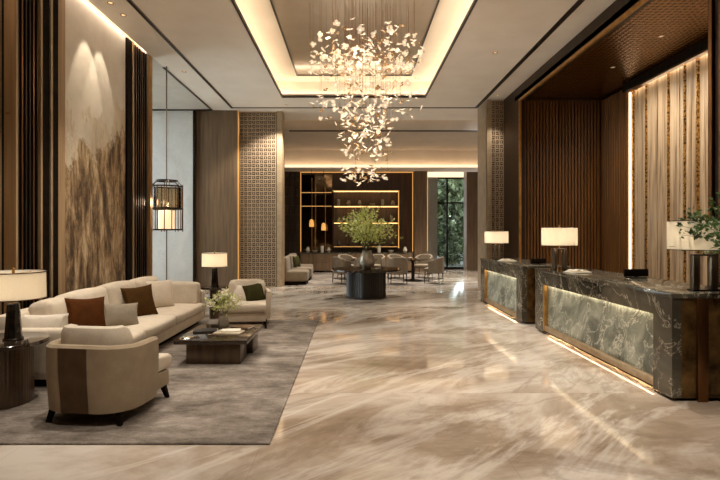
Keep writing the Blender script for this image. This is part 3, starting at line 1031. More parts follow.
def lamp_column(label, loc, sr, z0, z1, bh, watt=1.15):
    """tapered faceted column lamp"""
    t = thing('table_lamp', label, 'lamp', loc)
    obj('foot', cyl(bmesh.new(), 0, 0, .088, 0, .016, 8, .004), M['lamp_body'], t)
    obj('body', lathe(bmesh.new(), [(0, .016), (.075, .016), (.052, bh), (.045, bh+.008), (0, bh+.008)], seg=8), M['lamp_body'], t)
    obj('stem', cyl(bmesh.new(), 0, 0, .013, bh, z1+.02, 12), M['brass'], t)
    s = obj('lamp_shade', drum_shade(sr, sr*.985, z0, z1), M['shade'], t)
    for z in (z0, z1-.008):
        obj('shade_rim', lathe(bmesh.new(), [(sr+.002, z), (sr+.002, z+.008), (sr-.008, z+.008), (sr-.008, z)], seg=48, close=True), M['bronze'], s)
    bm = bmesh.new(); tube(bm, [(-sr+.01, 0, z1-.02), (sr-.01, 0, z1-.02)], .003); tube(bm, [(0, -sr+.01, z1-.02), (0, sr-.01, z1-.02)], .003)
    obj('spider', bm, M['brass'], s)
    bm = bmesh.new(); bmesh.ops.create_uvsphere(bm, u_segments=12, v_segments=8, radius=.012, matrix=Matrix.Translation((0, 0, z1+.028)))
    obj('finial', bm, M['brass'], t)
    zb = z0+(z1-z0)*.45
    bm = bmesh.new(); bmesh.ops.create_uvsphere(bm, u_segments=12, v_segments=8, radius=.028, matrix=Matrix.Translation((.045, 0, zb)))
    obj('bulb', bm, M['bulb'], t)
    light('lamp_light', 'POINT', (loc[0]-.04, loc[1]-.04, loc[2]+zb), watt, (1, .97, .91), .04)
    return t
lamp_column('table lamp with cream drum shade on the near left side table', (-3.22, 4.74, .585+RZ), .27, .385, .64, .335)
lamp_column('table lamp with cream drum shade beyond the sofa, before the wood wall', (-2.63, 9.5, .6), .235, .38, .64, .35, 1.35)

def lamp_frame(label, loc, sr, z0, z1, fw, fh, bar, fd=.13, watt=1.15):
    """open rectangular bronze frame lamp"""
    t = thing('table_lamp', label, 'lamp', loc)
    obj('foot', B(-fw/2-.015, fw/2+.015, -fd/2, fd/2, 0, .015, .003), M['lamp_body'], t)
    for s in (-1, 1):
        x0 = s*(fw/2-bar) if s > 0 else -fw/2
        obj('post', B(x0, x0+bar, -fd/2+.01, fd/2-.01, .015, fh-.02, .003), M['lamp_bronze'], t)
    obj('bridge', B(-fw/2, fw/2, -fd/2+.01, fd/2-.01, fh-.02, fh, .003), M['lamp_bronze'], t)
    obj('stem', cyl(bmesh.new(), 0, 0, .011, fh, z1+.02, 12), M['brass'], t)
    s = obj('lamp_shade', drum_shade(sr, sr, z0, z1), M['shade'], t)
    for z in (z0, z1-.007):
        obj('shade_rim', lathe(bmesh.new(), [(sr+.002, z), (sr+.002, z+.007), (sr-.008, z+.007), (sr-.008, z)], seg=48, close=True), M['dark_bronze'], s)
    bm = bmesh.new(); tube(bm, [(-sr+.01, 0, z1-.02), (sr-.01, 0, z1-.02)], .003); tube(bm, [(0, -sr+.01, z1-.02), (0, sr-.01, z1-.02)], .003)
    obj('spider', bm, M['brass'], s)
    bm = bmesh.new(); bmesh.ops.create_uvsphere(bm, u_segments=12, v_segments=8, radius=.012, matrix=Matrix.Translation((0, 0, z1+.028)))
    obj('finial', bm, M['brass'], t)
    zb = z0+(z1-z0)*.45
    bm = bmesh.new(); bmesh.ops.create_uvsphere(bm, u_segments=12, v_segments=8, radius=.028, matrix=Matrix.Translation((.045, 0, zb)))
    obj('bulb', bm, M['bulb'], t)
    light('lamp_light', 'POINT', (loc[0]-.04, loc[1]-.04, loc[2]+zb), watt, (1, .97, .91), .04)
    return t
DZ = 1.03
lamp_frame('table lamp with cream drum shade on the far reception desk', (3.24, 11.3, DZ), .262, .36, .635, .1, .32, .03)
lamp_frame('table lamp with cream drum shade at the far end of the near reception desk', (3.28, 7.95, DZ), .268, .385, .675, .2, .34, .05)
lamp_frame('large cream drum lamp on the near end of the near reception desk, beside branches', (3.52, 5.02, DZ), .315, .41, .705, .24, .37, .062, .085)

# ---- floor-to-ceiling pole lantern
t = thing('pole_lantern', 'bronze cage lantern on a floor to ceiling rod behind the sofa', 'lamp', (-4.12, 11.05, 0))
obj('rod', cyl(bmesh.new(), 0, 0, .014, 0, 5.3, 12), M['lamp_bronze'], t)
obj('floor_plate', cyl(bmesh.new(), 0, 0, .12, 0, .02, 24, .004), M['dark_bronze'], t)
LZ0, LZ1, LR = 1.68, 2.66, .34
for k, (z, h) in enumerate(((LZ0, .03), (LZ0+.46, .035), (LZ1-.03, .03))):
    bm = bmesh.new(); lathe(bm, [(LR+.012, z), (LR+.012, z+h), (LR-.02, z+h), (LR-.02, z)], seg=36, close=True)
    obj('ring', bm, M['dark_bronze'], t)
bm = bmesh.new(); lathe(bm, [(.24, LZ1+.1), (.24, LZ1+.13), (.215, LZ1+.13), (.215, LZ1+.1)], seg=36, close=True)
for k in range(6):
    a = 2*PI*k/6
    tube(bm, [(.02*math.cos(a), .02*math.sin(a), LZ1+.115), (.23*math.cos(a), .23*math.sin(a), LZ1+.115)], .008)
    tube(bm, [(.23*math.cos(a), .23*math.sin(a), LZ1+.115), (LR*math.cos(a), LR*math.sin(a), LZ1)], .008)
obj('crown', bm, M['dark_bronze'], t)
for k in range(14):
    a = 2*PI*k/14
    bm = bmesh.new()
    z0 = LZ0-.03*(k % 2); z1 = LZ1+.04*(k % 2)
    tube(bm, [(LR*math.cos(a), LR*math.sin(a), z0), (LR*math.cos(a), LR*math.sin(a), z1)], .011, 6)
    obj('cage_bar', bm, M['bronze'], t)
bm = bmesh.new()
for k in range(6):
    a = 2*PI*k/6+.2
    tube(bm, [(.02*math.cos(a), .02*math.sin(a), LZ0+.02), (LR*math.cos(a), LR*math.sin(a), LZ0+.02)], .008)
obj('spoke', bm, M['dark_bronze'], t)
bm = bmesh.new(); lathe(bm, [(LR-.03, LZ0+.48), (LR-.03, LZ1-.04), (LR-.036, LZ1-.04), (LR-.036, LZ0+.48)], seg=36, close=True)
obj('smoked_glass', bm, M['smoke_glass'], t)
bm = bmesh.new(); lathe(bm, [(.03, LZ0+.03), (.165, LZ0+.03), (.165, LZ0+.44), (.03, LZ0+.44)], seg=32)
o = obj('diffuser', bm, m_emit('lantern_glow', '#ffe0ae', .42), t); o['label'] = 'glowing cream glass cylinder'
light('lantern_light', 'POINT', (-4.12, 10.75, LZ0+.6), 5, WARM, .08)

# ---- reception desks
def desk(label, y0, y1, xf, near_end=True):
    t = thing('reception_desk', label, 'desk', (xf+.4, (y0+y1)/2, 0))
    xb = xf+.82
    obj('core', B(xf+.075, xb, y0+.04, y1-.02, .05, .99), M['dark_wood'], t, True, False)
    obj('counter_top', B(xf-.012, xb+.04, y0-.012, y1+.01, .985, DZ, .004), M['stone'], t, True)
    obj('front_band', B(xf, xf+.02, y0+.3, y1-.35, .79, .985), M['stone'], t, True, False)
    obj('pier', B(xf, xf+.09, y0, y0+.3, .03, .985), M['stone'], t, True, False)
    obj('pier', B(xf, xf+.09, y1-.35, y1, .03, .985), M['stone'], t, True, False)
    o = obj('front_panel', B(xf+.05, xf+.075, y0+.3, y1-.35, .14, .79), M['stone_panel'], t, True, False); o['label'] = 'lit grey green marble front panel'
    obj('panel_light', B(xf+.03, xf+.04, y0+.32, y1-.37, .81, .825), M['led_desk'], t, True, False)
    obj('skirting', B(xf+.0, xf+.06, y0+.3, y1-.35, .06, .14, .003), M['skirting'], t, True)
    obj('panel_edging', B(xf-.005, xf+.06, y1-.41, y1-.35, .06, .79), M['brass'], t, True, False)
    obj('end_panel', B(xf+.09, xb, y0, y0+.04, .03, .985), M['old_mirror'], t, True, False)['label'] = 'aged bronze mirror end panel'
    obj('end_post', B(xf+.23, xf+.33, y0-.03, y0, .0, .985, .004), M['bronze'], t, True)
    obj('floor_light', B(xf+.062, xf+.068, y0+.31, y1-.36, .064, .08), M['led_floor'], t, True, False)
    obj('plinth', B(xf+.09, xb-.05, y0+.08, y1-.05, 0, .05), M['black'], t, True, False)
    return t
M['led_desk'] = m_emit('led_desk', '#ffe8c8', 24)
M['led_floor'] = m_emit('led_floor', '#ffd9a8', 22)
desk('near grey green marble reception desk with bronze end panel', 4.78, 8.36, 3.05)
desk('far marble reception desk, second in line from the branches', 8.88, 11.75, 3.0)

# things on the desks
def paper_stack(loc, rz, label):
    t = thing('paper_stack', label, 'papers', loc, rz)
    obj('sheet', B(-.16, .16, -.11, .11, 0, .012, .002), M['paper'], t)
    bm = bmesh.new()
    for s in (-1, 1):
        vs = []
        for i in range(7):
            u = i/6
            z = .014+.035*math.sin(PI*u**.7)*(1-.3*u)
            vs.append((bm.verts.new((s*u*.15, -.09, z)), bm.verts.new((s*u*.15, .09, z))))
        for a, b in zip(vs, vs[1:]):
            bm.faces.new((a[0], b[0], b[1], a[1]))
    bmesh.ops.solidify(bm, geom=bm.faces[:], thickness=.004)
    obj('open_book', bm, M['paper'], t)
    return t
paper_stack((3.32, 7.4, DZ), .35, 'open white booklet on the near reception desk beside the lamp')
paper_stack((3.25, 10.55, DZ), .2, 'open white booklet on the far reception desk')
bm = bmesh.new(); lathe(bm, [(0, 0), (.035, 0), (.04, .03), (.03, .06), (.036, .075), (.03, .075), (.0, .06)], seg=20)
o = obj('pen_cup', bm, M['bronze']); o.location = (3.14, 7.6, DZ); tag(o, 'small bronze cup in front of the lamp on the near desk', 'cup')
def monitor(loc, rz, label):
    t = thing('computer_monitor', label, 'monitor', loc, rz)
    obj('foot', B(-.1, .1, -.08, .08, 0, .012, .003), M['black'], t)
    obj('neck', B(-.02, .02, -.01, .01, .01, .04), M['black'], t)
    obj('screen', B(-.17, .17, -.012, .012, .02, .115, .004), M['black'], t)
    return t
monitor((3.68, 6.5, DZ), .15, 'low black screen seen from behind on the near reception desk')
monitor((3.45, 9.3, DZ), .3, 'low black screen on the far reception desk near the gap')

bouquet('branch_vase', 'tall leafy green branches reaching in beside the near desk lamp', 'plant', (3.8, 4.88, DZ),
        vprof([(.05, 0), (.07, .04), (.075, .14), (.05, .24), (.045, .28), (.05, .3)]), M['ceramic_dark'],
        48, .5, 1.08, .3, M['leaf_dark'], .058, 30, 0, 11, .004, .62, .12, (-.24, -.16))

# ---- central table with plant
t = thing('round_table', 'round black drum table in the middle of the lobby', 'table', (.33, 12.65, 0))
obj('tabletop', cyl(bmesh.new(), 0, 0, .88, .68, .73, 64, .008), M['table_top'], t)
pts = []
for i in range(120):
    r = .5 if i % 2 else .488
    pts.append((r*math.cos(PI*i/60), r*math.sin(PI*i/60)))
obj('drum', prism(bmesh.new(), pts, .03, .68), M['drum'], t, smooth=False)
obj('foot_ring', cyl(bmesh.new(), 0, 0, .51, 0, .03, 64, .004), M['dark_bronze'], t)
bouquet('plant_vase', 'round glass vase with a large spray of green branches on the round black table', 'plant', (.35, 12.6, .73),
        vprof([(.1, 0), (.17, .05), (.21, .15), (.2, .25), (.14, .36), (.11, .42), (.13, .46)]), M['glass_vase'],
        64, .86, 1.62, .42, M['leaf'], .085, 30, 0, 21, .005, .45)
o = lathe(bmesh.new(), [(0, 0), (.06, 0), (.1, .035), (.095, .035), (.055, .008), (0, .008)], seg=24)
o = obj('bowl', o, M['ceramic']); o.location = (.62, 12.25, .73); tag(o, 'small pale bowl on the round black table', 'bowl')

# ---- lounge seating
def lounge_chair(label, loc, rz):
    t = thing('lounge_chair', label, 'chair', loc, rz, 'low lounge chairs')
    obj('plinth', B(-.4, .4, -.38, .38, 0, .12), M['black'], t, smooth=False)
    bm = bmesh.new(); cushion(bm, -.44, .44, -.42, .42, .12, .44, .015, 8, .04); obj('seat', bm, M['grey_fabric'], t)
    bm = bmesh.new(); cushion(bm, -.44, .44, -.44, -.2, .3, .86, .02, 8, .05, Matrix.Rotation(.08, 4, 'X')); obj('backrest', bm, M['grey_fabric'], t)
    return t
lc = [(-1.85, 16.0, -PI/2, 'pale low lounge chair right beside the left lattice pillar'),
      (-1.85, 17.45, -PI/2, 'pale low lounge chair second back from the lattice pillar'),
      (-1.95, 18.9, -PI/2, 'pale low lounge chair farthest back from the lattice pillar')]
l0 = lounge_chair(lc[0][3], lc[0][:2]+(0,), lc[0][2])
for x, y, a, lb in lc[1:]:
    dup(l0, (x, y, 0), a, lb)
pillow(M['green_velvet'], .42, .4, .15, (-1.9, 17.25, .46), 1.2, -.25, 'green pillow on the second low lounge chair')
pillow(M['taupe'], .42, .4, .15, (-2.0, 17.65, .46), 1.3, -.25, 'taupe pillow on the second low lounge chair')

def dining_chair(label, loc, rz):
    t = thing('dining_chair', label, 'chair', loc, rz, 'upholstered chairs of the lounge')
    bm = bmesh.new(); cushion(bm, -.27, .27, -.25, .28, .38, .49, .012, 8, .03); obj('seat', bm, M['grey_fabric'], t)
    zt = lambda u: .72+.14*max(0, 1-abs(u-.5)/.5)**.5
    obj('backrest', shell_bm(.32, -.31, .22, .1, .07, .33, zt, .03), M['grey_fabric'], t)
    for sx in (-1, 1):
        for y in (-.22, .22):
            bm = bmesh.new(); tube(bm, [(sx*.24, y, .4), (sx*.26, y*1.1, 0)], .018, 8, .011); obj('leg', bm, M['black'], t)
    bm = bmesh.new()
    tube(bm, [(-.25, -.23, .14), (.25, -.23, .14)], .009); tube(bm, [(-.25, .23, .14), (.25, .23, .14)], .009)
    tube(bm, [(-.25, -.23, .14), (-.25, .23, .14)], .009); tube(bm, [(.25, -.23, .14), (.25, .23, .14)], .009)
    obj('stretcher', bm, M['black'], t)
    return t
RL = .014
dcs = [(-.32, 16.15, -.95, 'grey upholstered chair left of the round black table, in the lounge'),
       (1.42, 16.0, .12, 'grey upholstered chair seen from behind, just right of the round black table'),
       (2.62, 16.2, 1.15, 'grey upholstered chair at the right end of the lounge group'),
       (.35, 15.95, .1, 'grey upholstered chair half hidden directly behind the plant vase table'),
       (-.2, 17.9, PI+.6, 'grey upholstered chair across the left dining table, facing the lobby'),
       (.8, 17.95, PI-.5, 'grey upholstered chair across the left dining table, right of the vase'),
       (1.6, 18.1, PI+.5, 'grey upholstered chair across the right dining table, facing the lobby'),
       (2.55, 18.15, PI-.5, 'grey upholstered chair across the right dining table, nearest the window')]
d0 = dining_chair(dcs[0][3], (*dcs[0][:2], RL), dcs[0][2])
for x, y, a, lb in dcs[1:]:
    dup(d0, (x, y, RL), a, lb)
def dining_table(label, loc):
    t = thing('dining_table', label, 'table', loc, 0, 'dining tables of the lounge')
    obj('tabletop', cyl(bmesh.new(), 0, 0, .52, .7, .735, 48, .006), M['table_top'], t)
    obj('pedestal', lathe(bmesh.new(), [(0, 0), (.3, 0), (.3, .02), (.06, .06), (.05, .6), (.12, .7), (0, .7)], seg=32), M['dark_bronze'], t)
    return t
dt0 = dining_table('round dark dining table behind the plant vase table', (.3, 16.95, RL))
dup(dt0, (2.05, 17.1, RL), 0, 'round dark dining table at the right of the lounge')
for k, (x, y, lb) in enumerate(((.05, 16.8, 'small bowl on the left dining table'), (1.95, 17.0, 'small bowl on the right dining table'))):
    bm = lathe(bmesh.new(), [(0, 0), (.05, 0), (.09, .05), (.083, .05), (.045, .01), (0, .01)], seg=20)
    o = obj('bowl', bm, M['ceramic']); o.location = (x, y, RL+.735); tag(o, lb, 'bowl')

# ---- back bar: credenza, shelving, mirror, pendants
t = thing('credenza', 'long low brown cabinet along the back wall of the lounge', 'cabinet', (.2, 21.15, 0))
obj('carcass', B(-2.2, 2.5, 20.9, 21.45, .06, .78, .005), M['wood'], t, True, False)
obj('worktop', B(-2.22, 2.52, 20.87, 21.45, .78, .82, .004), M['stone'], t, True, False)
obj('plinth', B(-2.15, 2.45, 20.95, 21.4, 0, .06), M['black'], t, True, False)
for k in range(8):
    x0 = -2.18+k*.583
    for z0, z1 in ((.08, .4), (.42, .76)):
        d = obj('drawer', B(x0+.01, x0+.573, 20.88, 20.9, z0, z1, .003), M['wood'], t, True, False)
        bm = bmesh.new(); bmesh.ops.create_uvsphere(bm, u_segments=8, v_segments=6, radius=.022, matrix=Matrix.Translation((x0+.29, 20.865, (z0+z1)/2)))
        obj('knob', bm, M['brass'], d, True)
t = thing('display_shelving', 'lit dark wood display shelves on the back wall of the lounge', 'shelving', (.53, 21.45, 1.0))
SX0, SX1 = -.86, 1.96
obj('back_panel', B(SX0, SX1, 21.5, 21.6, 1.0, 3.46), M['wood'], t, True, False)
shelf_z = (1.08, 2.1, 2.8)
for x in (SX0, SX1-.05):
    obj('upright', B(x, x+.05, 21.2, 21.5, 1.0, 3.46), M['dark_wood'], t, True, False)
obj('top_board', B(SX0, SX1, 21.2, 21.5, 3.41, 3.46), M['dark_wood'], t, True, False)
for z in shelf_z:
    s = obj('shelf', B(SX0+.05, SX1-.05, 21.2, 21.5, z-.04, z), M['dark_wood'], t, True, False)
    obj('shelf_light', B(SX0+.05, SX1-.05, 21.185, 21.2, z-.03, z-.01), M['led_gold'], s, True, False)
    if z > 1.5:
        obj('under_light', B(SX0+.06, SX1-.06, 21.22, 21.235, z-.052, z-.042), M['led_shelf'], s, True, False)
obj('shelf_light', B(SX0, SX1, 21.185, 21.2, 3.415, 3.445), M['led_gold'], t, True, False)
obj('under_light', B(SX0+.06, SX1-.06, 21.22, 21.235, 3.395, 3.405), M['led_shelf'], t, True, False)
obj('side_light', B(SX1-.04, SX1-.01, 21.185, 21.2, 1.0, 3.41), M['led_gold'], t, True, False)
for k in range(3):
    x = SX0+.7*(k+1)
    obj('divider', B(x-.012, x+.012, 21.25, 21.5, 1.08, 2.06), M['dark_wood'], t, True, False)
profs = [[(.05, 0), (.09, .08), (.06, .18), (.04, .24)], [(.06, 0), (.12, .06), (.13, .1)], [(.06, 0), (.07, .2), (.065, .28)], [(.04, 0), (.1, .1), (.05, .2), (.055, .23)]]
names = ['vase', 'bowl', 'jar', 'vase']
where = ['lowest', 'middle', 'top']
kinds = ['slim', 'wide', 'straight', 'round']
R = random.Random(4)
for si, z in enumerate(shelf_z):
    for j in range(6):
        x = SX0+.28+j*.45+R.uniform(-.06, .06)
        q = (j+si) % 4
        m = M['ceramic'] if (j*3+si) % 3 else M['ceramic_dark']
        o = obj(names[q], lathe(bmesh.new(), vprof(profs[q]) if q != 1 else [(0, 0)]+profs[1]+[(.12, .1), (.05, .015), (0, .015)], seg=16), m)
        o.location = (x, 21.35, z)
        od = ['first', 'second', 'third', 'fourth', 'fifth', 'sixth'][j]
        tag(o, f'small {kinds[q]} {names[q]}, {od} from the left on the {where[si]} lit shelf', names[q], 'pottery on the lit shelves')
for j, x in enumerate((-1.9, -1.6, -1.3, -1.02, 2.2, 1.6, 1.1)):
    q = j % 4
    o = obj(names[q], lathe(bmesh.new(), vprof(profs[q]) if q != 1 else [(0, 0)]+profs[1]+[(.12, .1), (.05, .015), (0, .015)], seg=16), M['ceramic'] if j % 2 else M['paper'])
    o.location = (x, 21.1, .82)
    od = ['leftmost', 'second from left', 'third from left', 'fourth from left', 'rightmost', 'second from right', 'third from right'][j]
    tag(o, f'{kinds[q]} {names[q]} on the long back cabinet, {od} there', names[q], 'pottery on the cabinet')
t = thing('mirror_panel', 'tall bronze mirror with brass bars left of the lit shelves', 'mirror', (-1.55, 21.55, .85))
obj('mirror_glass', B(-2.2, -.9, 21.52, 21.58, .84, 4.2), M['mirror'], t, True, False)
for x in (-1.78, -1.62, -1.2):
    obj('bar', B(x, x+.03, 21.46, 21.52, .84, 4.0), M['brass'], t, True, False)
for z in (2.8, 3.38):
    obj('shelf', B(-2.2, -.92, 21.3, 21.52, z-.03, z), M['dark_wood'], t, True, False)
    obj('shelf_light', B(-2.2, -.92, 21.285, 21.3, z-.026, z-.004), M['led_gold'], t, True, False)
for x, z, lb in ((-1.72, 1.9, 'small gold pendant lamp before the bronze mirror, left one'), (-1.22, 1.75, 'small gold pendant lamp before the bronze mirror, right one')):
    t = thing('pendant_lamp', lb, 'lamp', (x, 20.75, z), 0, 'gold pendants')
    obj('cord', cyl(bmesh.new(), 0, 0, .006, .3, 4.28-z, 8), M['black'], t)
    obj('lamp_shade', lathe(bmesh.new(), [(.09, 0), (.1, .1), (.07, .28), (.01, .32)], seg=24), m_emit('pendant_gold', '#e6a85a', .4) if x < -1.5 else bpy.data.materials['pendant_gold'], t)

# ---- chandelier
CX, CY = .23, 9.0
random.seed(12)
t = thing('chandelier', 'cascading chandelier of glowing glass petals hung on fine wires', 'chandelier', (CX, CY, 5.82))
obj('canopy', cyl(bmesh.new(), 0, 0, 1.05, -.03, 0, 64, .006), M['mirror_panel'], t)
def petal_mesh(name, mats, npet, size, seed):
    random.seed(seed)
    bm = bmesh.new()
    for k in range(npet):
        a = 2*PI*k/npet+random.uniform(-.4, .4)
        up = random.uniform(-.15, .75)
        d = Vector((math.cos(a), math.sin(a), up)).normalized()
        u = Vector((-math.sin(a), math.cos(a), 0)); nn = d.cross(u)
        L = size*random.uniform(.75, 1.15); W = L*1.0
        rows = []
        for i in range(5):
            v = i/4
            wd = W*.5*math.sin(PI*min(1, .1+v*.78))**.6
            p = d*L*v + nn*L*.3*(v*v)*-1
            rows.append([bm.verts.new(p+u*wd*s+nn*abs(s)*-.25*wd) for s in (-1, 0, 1)])
        for r0, r1 in zip(rows, rows[1:]):
            for s in range(2):
                bm.faces.new((r0[s], r0[s+1], r1[s+1], r1[s]))
    n0 = len(bm.faces)
    bmesh.ops.create_icosphere(bm, subdivisions=1, radius=size*.16)
    bm.faces.ensure_lookup_table()
    for i, f in enumerate(bm.faces):
        f.smooth = True
        f.material_index = 1 if i >= n0 else 0
    me = bpy.data.meshes.new(name); bm.to_mesh(me); bm.free()
    for m in mats:
        me.materials.append(m)
    return me
protos = [petal_mesh('glass_flower', [M['petal'], M['petal_core']], 4, .06, 1), petal_mesh('glass_flower', [M['petal'], M['petal_core']], 3, .05, 2),
          petal_mesh('glass_flower', [M['petal_dim'], M['petal']], 4, .046, 3), petal_mesh('glass_flower', [M['petal_dim'], M['petal_core']], 3, .046, 4)]
pos = []
R = random.Random(5)
def cloud(n, rmax, zf, rmin=0, dmin=.075):
    tries = 0
    k = 0
    while k < n and tries < 40000:
        tries += 1
        a = R.uniform(0, 2*PI); r = rmin+(rmax-rmin)*math.sqrt(R.random())
        z = zf(r)
        p = Vector((r*math.cos(a), r*math.sin(a), z))
        if all((p-q).length > dmin for q in pos):
            pos.append(p); k += 1
top = 5.82
cloud(250, 1.04, lambda r: R.uniform(4.62, 5.2)-top-.12*r)          # wide bowl
cloud(90, .85, lambda r: R.uniform(4.3, 4.75)-top+.12*r)
cloud(90, 1.02, lambda r: R.uniform(3.72, 4.2)-top, .3, .07)         # fringe ring
cloud(210, .5, lambda r: R.uniform(2.95, 4.3)-top, 0, .08)        # column
cloud(48, .42, lambda r: R.uniform(2.42, 2.72)-top+.28*r, 0, .09)     # drop
pos_s = sorted(pos, key=lambda p: p.y-.3*p.z)
rest = bmesh.new()
nmat = [M['petal'], M['petal_core'], M['petal_dim']]
R2 = random.Random(8)
for i, p in enumerate(pos_s):
    q = R2.choice((0, 0, 1, 1, 2, 3))
    rot = Matrix.Rotation(R2.uniform(0, 6.28), 4, 'Z') @ Matrix.Rotation(R2.uniform(-1.2, 1.2), 4, 'X')
    sc = R2.uniform(.75, 1.2)
    mw = Matrix.Translation(p) @ rot @ Matrix.Diagonal((sc, sc, sc, 1))
    if i < 100:
        o = bpy.data.objects.new('glass_flower', protos[q]); C.objects.link(o); o.parent = t
        o.matrix_basis = mw
    else:
        me = protos[q].copy(); me.transform(mw)
        s0 = len(rest.faces)
        rest.from_mesh(me)
        rest.faces.ensure_lookup_table()
        for f in rest.faces[s0:]:
            if q in (2,):
                f.material_index = 2 if f.material_index == 0 else 0
            elif q == 3:
                f.material_index = 2 if f.material_index == 0 else 1
        bpy.data.meshes.remove(me)
me = bpy.data.meshes.new('glass_flower_spray'); rest.to_mesh(me); rest.free()
for m in nmat:
    me.materials.append(m)
o = bpy.data.objects.new('glass_flower_spray', me); C.objects.link(o); o.parent = t; o['kind'] = 'stuff'
bm = cyl(bmesh.new(), 0, 0, .0022, -1, 0, 5)
wm = None
sel = [p for i, p in enumerate(pos_s) if i % 6 == 0][:100]
for p in sel:
    if wm is None:
        w = obj('suspension_wire', bm, M['bronze'], t); wm = w
    else:
        w = wm.copy(); C.objects.link(w); w.parent = t
    w.location = (p.x, p.y, -.03); w.scale = (1, 1, abs(p.z)-.03)
light('chandelier_light', 'POINT', (CX, CY, 4.75), 22, (1, .9, .76), .5)
light('chandelier_light_low', 'POINT', (CX, CY, 3.4), 9, (1, .9, .76), .3)

# ---- recessed downlights, real ones and ones added for brightness
spots = [(-3.88, 8.0, 'ceiling downlight nearest the artwork top, first of two'), (-3.88, 8.45, 'ceiling downlight nearest the artwork top, second of two'),
         (-3.85, 11.4, 'ceiling downlight above the pole lantern'), (3.85, 13.3, 'ceiling downlight before the right lattice pillar'),
         (-2.8, 6.0, 'added ceiling downlight above the sofa'), (-1.9, 4.6, 'added ceiling downlight above the barrel armchair'), (-1.9, 14.3, 'added ceiling downlight before the left lattice pillar'),  # lamps added to brighten sofa, armchair and lattice pillar
         (2.9, 6.2, 'added ceiling downlight above the near reception desk'), (2.9, 10.2, 'added ceiling downlight above the far reception desk')]  # desk pair added to lift the mid floor
d0 = None
spots += [(-1.0, 17.6, 'added downlight in the lounge ceiling, left of four'), (.8, 17.6, 'added downlight in the lounge ceiling, second of four'), (2.4, 17.6, 'added downlight in the lounge ceiling, third of four'), (4.2, 18.6, 'added downlight in the lounge ceiling, nearest the window'),  # lounge set added to warm and brighten the lounge
    (-3.0, 7.6, 'added ceiling downlight above the middle of the sofa'), (.33, 14.2, 'added ceiling downlight beyond the tray, aimed at the round table plant'), (-.3, 2.6, 'added ceiling downlight above the marble just inside the entrance'), (1.9, 2.8, 'added ceiling downlight before the near reception desk')]  # more lamps added for sofa, plant and front floor
spots += [(5.3, 7.0, 'added downlight in the bronze reception ceiling, nearest of three'), (5.3, 8.6, 'downlight in the bronze reception ceiling, middle of three'), (5.3, 10.2, 'added downlight in the bronze reception ceiling, farthest of three')]  # one real fixture, the outer two added to light the planks
spots += [(1.1, 8.0, 'added downlight in the tray panel right of the chandelier'), (-.7, 8.0, 'added downlight in the tray panel left of the chandelier'), (.9, 5.6, 'added downlight in the tray panel nearest the entrance')]  # panel lamps added to brighten the middle of the floor
for i, (x, y, lb) in enumerate(spots):
    if d0 is None:
        d0 = thing('downlight', lb, 'downlight', (x, y, CZ), 0, 'recessed ceiling downlights')
        bm = lathe(bmesh.new(), [(.05, -.004), (.05, .02), (.035, .02), (.035, -.004)], seg=20, close=True)
        obj('bezel', bm, M['bronze'], d0)
        obj('lens', cyl(bmesh.new(), 0, 0, .035, .0, .004, 20), M['downlight'], d0)
    else:
        dup(d0, (x, y, 5.05 if y > 17 else 5.0 if x > 5 else 5.82 if 'tray' in lb and -1 < x < 1.3 and y < 9 else CZ), 0, lb)
def spot(x, y, z, e, tx, ty, tz, ang=.9, blend=.6, col=(1, .92, .8)):  # beams of the downlights, real and added alike
    o = light('spot_light', 'SPOT', (x, y, z), e, col, .03, spot_size=ang, spot_blend=blend)
    o.rotation_euler = (Vector((tx, ty, tz))-Vector((x, y, z))).to_track_quat('-Z', 'Y').to_euler()
spot(-3.88, 8.0, 5.25, 32, -4.3, 8.0, 3.6, .75, .4, (1, .86, .66))
spot(-3.88, 8.45, 5.25, 27, -4.3, 8.45, 3.6, .75, .4, (1, .86, .66))
spot(-3.85, 11.4, 5.25, 120, -4.2, 12, 0)
spot(3.85, 13.3, 5.25, 70, 3.95, 13.8, 2.5)
spot(-2.8, 6.0, 5.25, 135, -2.8, 6.3, 0, 1.2)
spot(-1.9, 4.6, 5.25, 170, -2.0, 5.3, 0, 1.0)
spot(-1.9, 14.3, 5.25, 300, -3.0, 15.1, 2.2, 1.3)
for x, y in ((-1.0, 17.6), (.8, 17.6), (2.4, 17.6), (4.2, 18.6)):
    spot(x, y, 5.0, 330, x, y, 0, 1.7, .8)
for x, y in ((-.3, 2.6), (1.9, 2.8)):
    spot(x, y, 5.25, 210, x+.3, y+1.0, 0, 1.4, .8)
spot(.33, 14.2, 5.25, 300, .35, 12.6, 1.4, .8)
spot(-3.0, 7.6, 5.25, 150, -2.95, 7.5, 0, 1.2)
for y in (7.0, 8.6, 10.2):
    spot(5.3, y, 4.93, 120, 6.0, y, 0, 2.5, 1)

spot(1.1, 8.0, 5.78, 105, 1.5, 8.3, 0, 1.3, .8)
spot(-.7, 8.0, 5.78, 130, .2, 9.5, 0, 1.3, .8)
spot(.9, 5.6, 5.78, 90, 1.2, 6.2, 0, 1.3, .8)
spot(2.9, 6.2, 5.25, 190, 2.8, 6.2, 0, 1.1)
spot(2.9, 10.2, 5.25, 210, 2.8, 10.2, 0, 1.1)
# lounge pendant glow
#light('lounge_light', 'AREA', (1.2, 18.2, 4.95), 150, (1, .76, .48), (4, 3))
# wash on stone planks from the slot above, and alcove glow
#light('plank_wash', 'AREA', (6.18, 8.6, 4.8), 60, (1, .82, .58), (.06, 5.2), (0, -.35, 0))

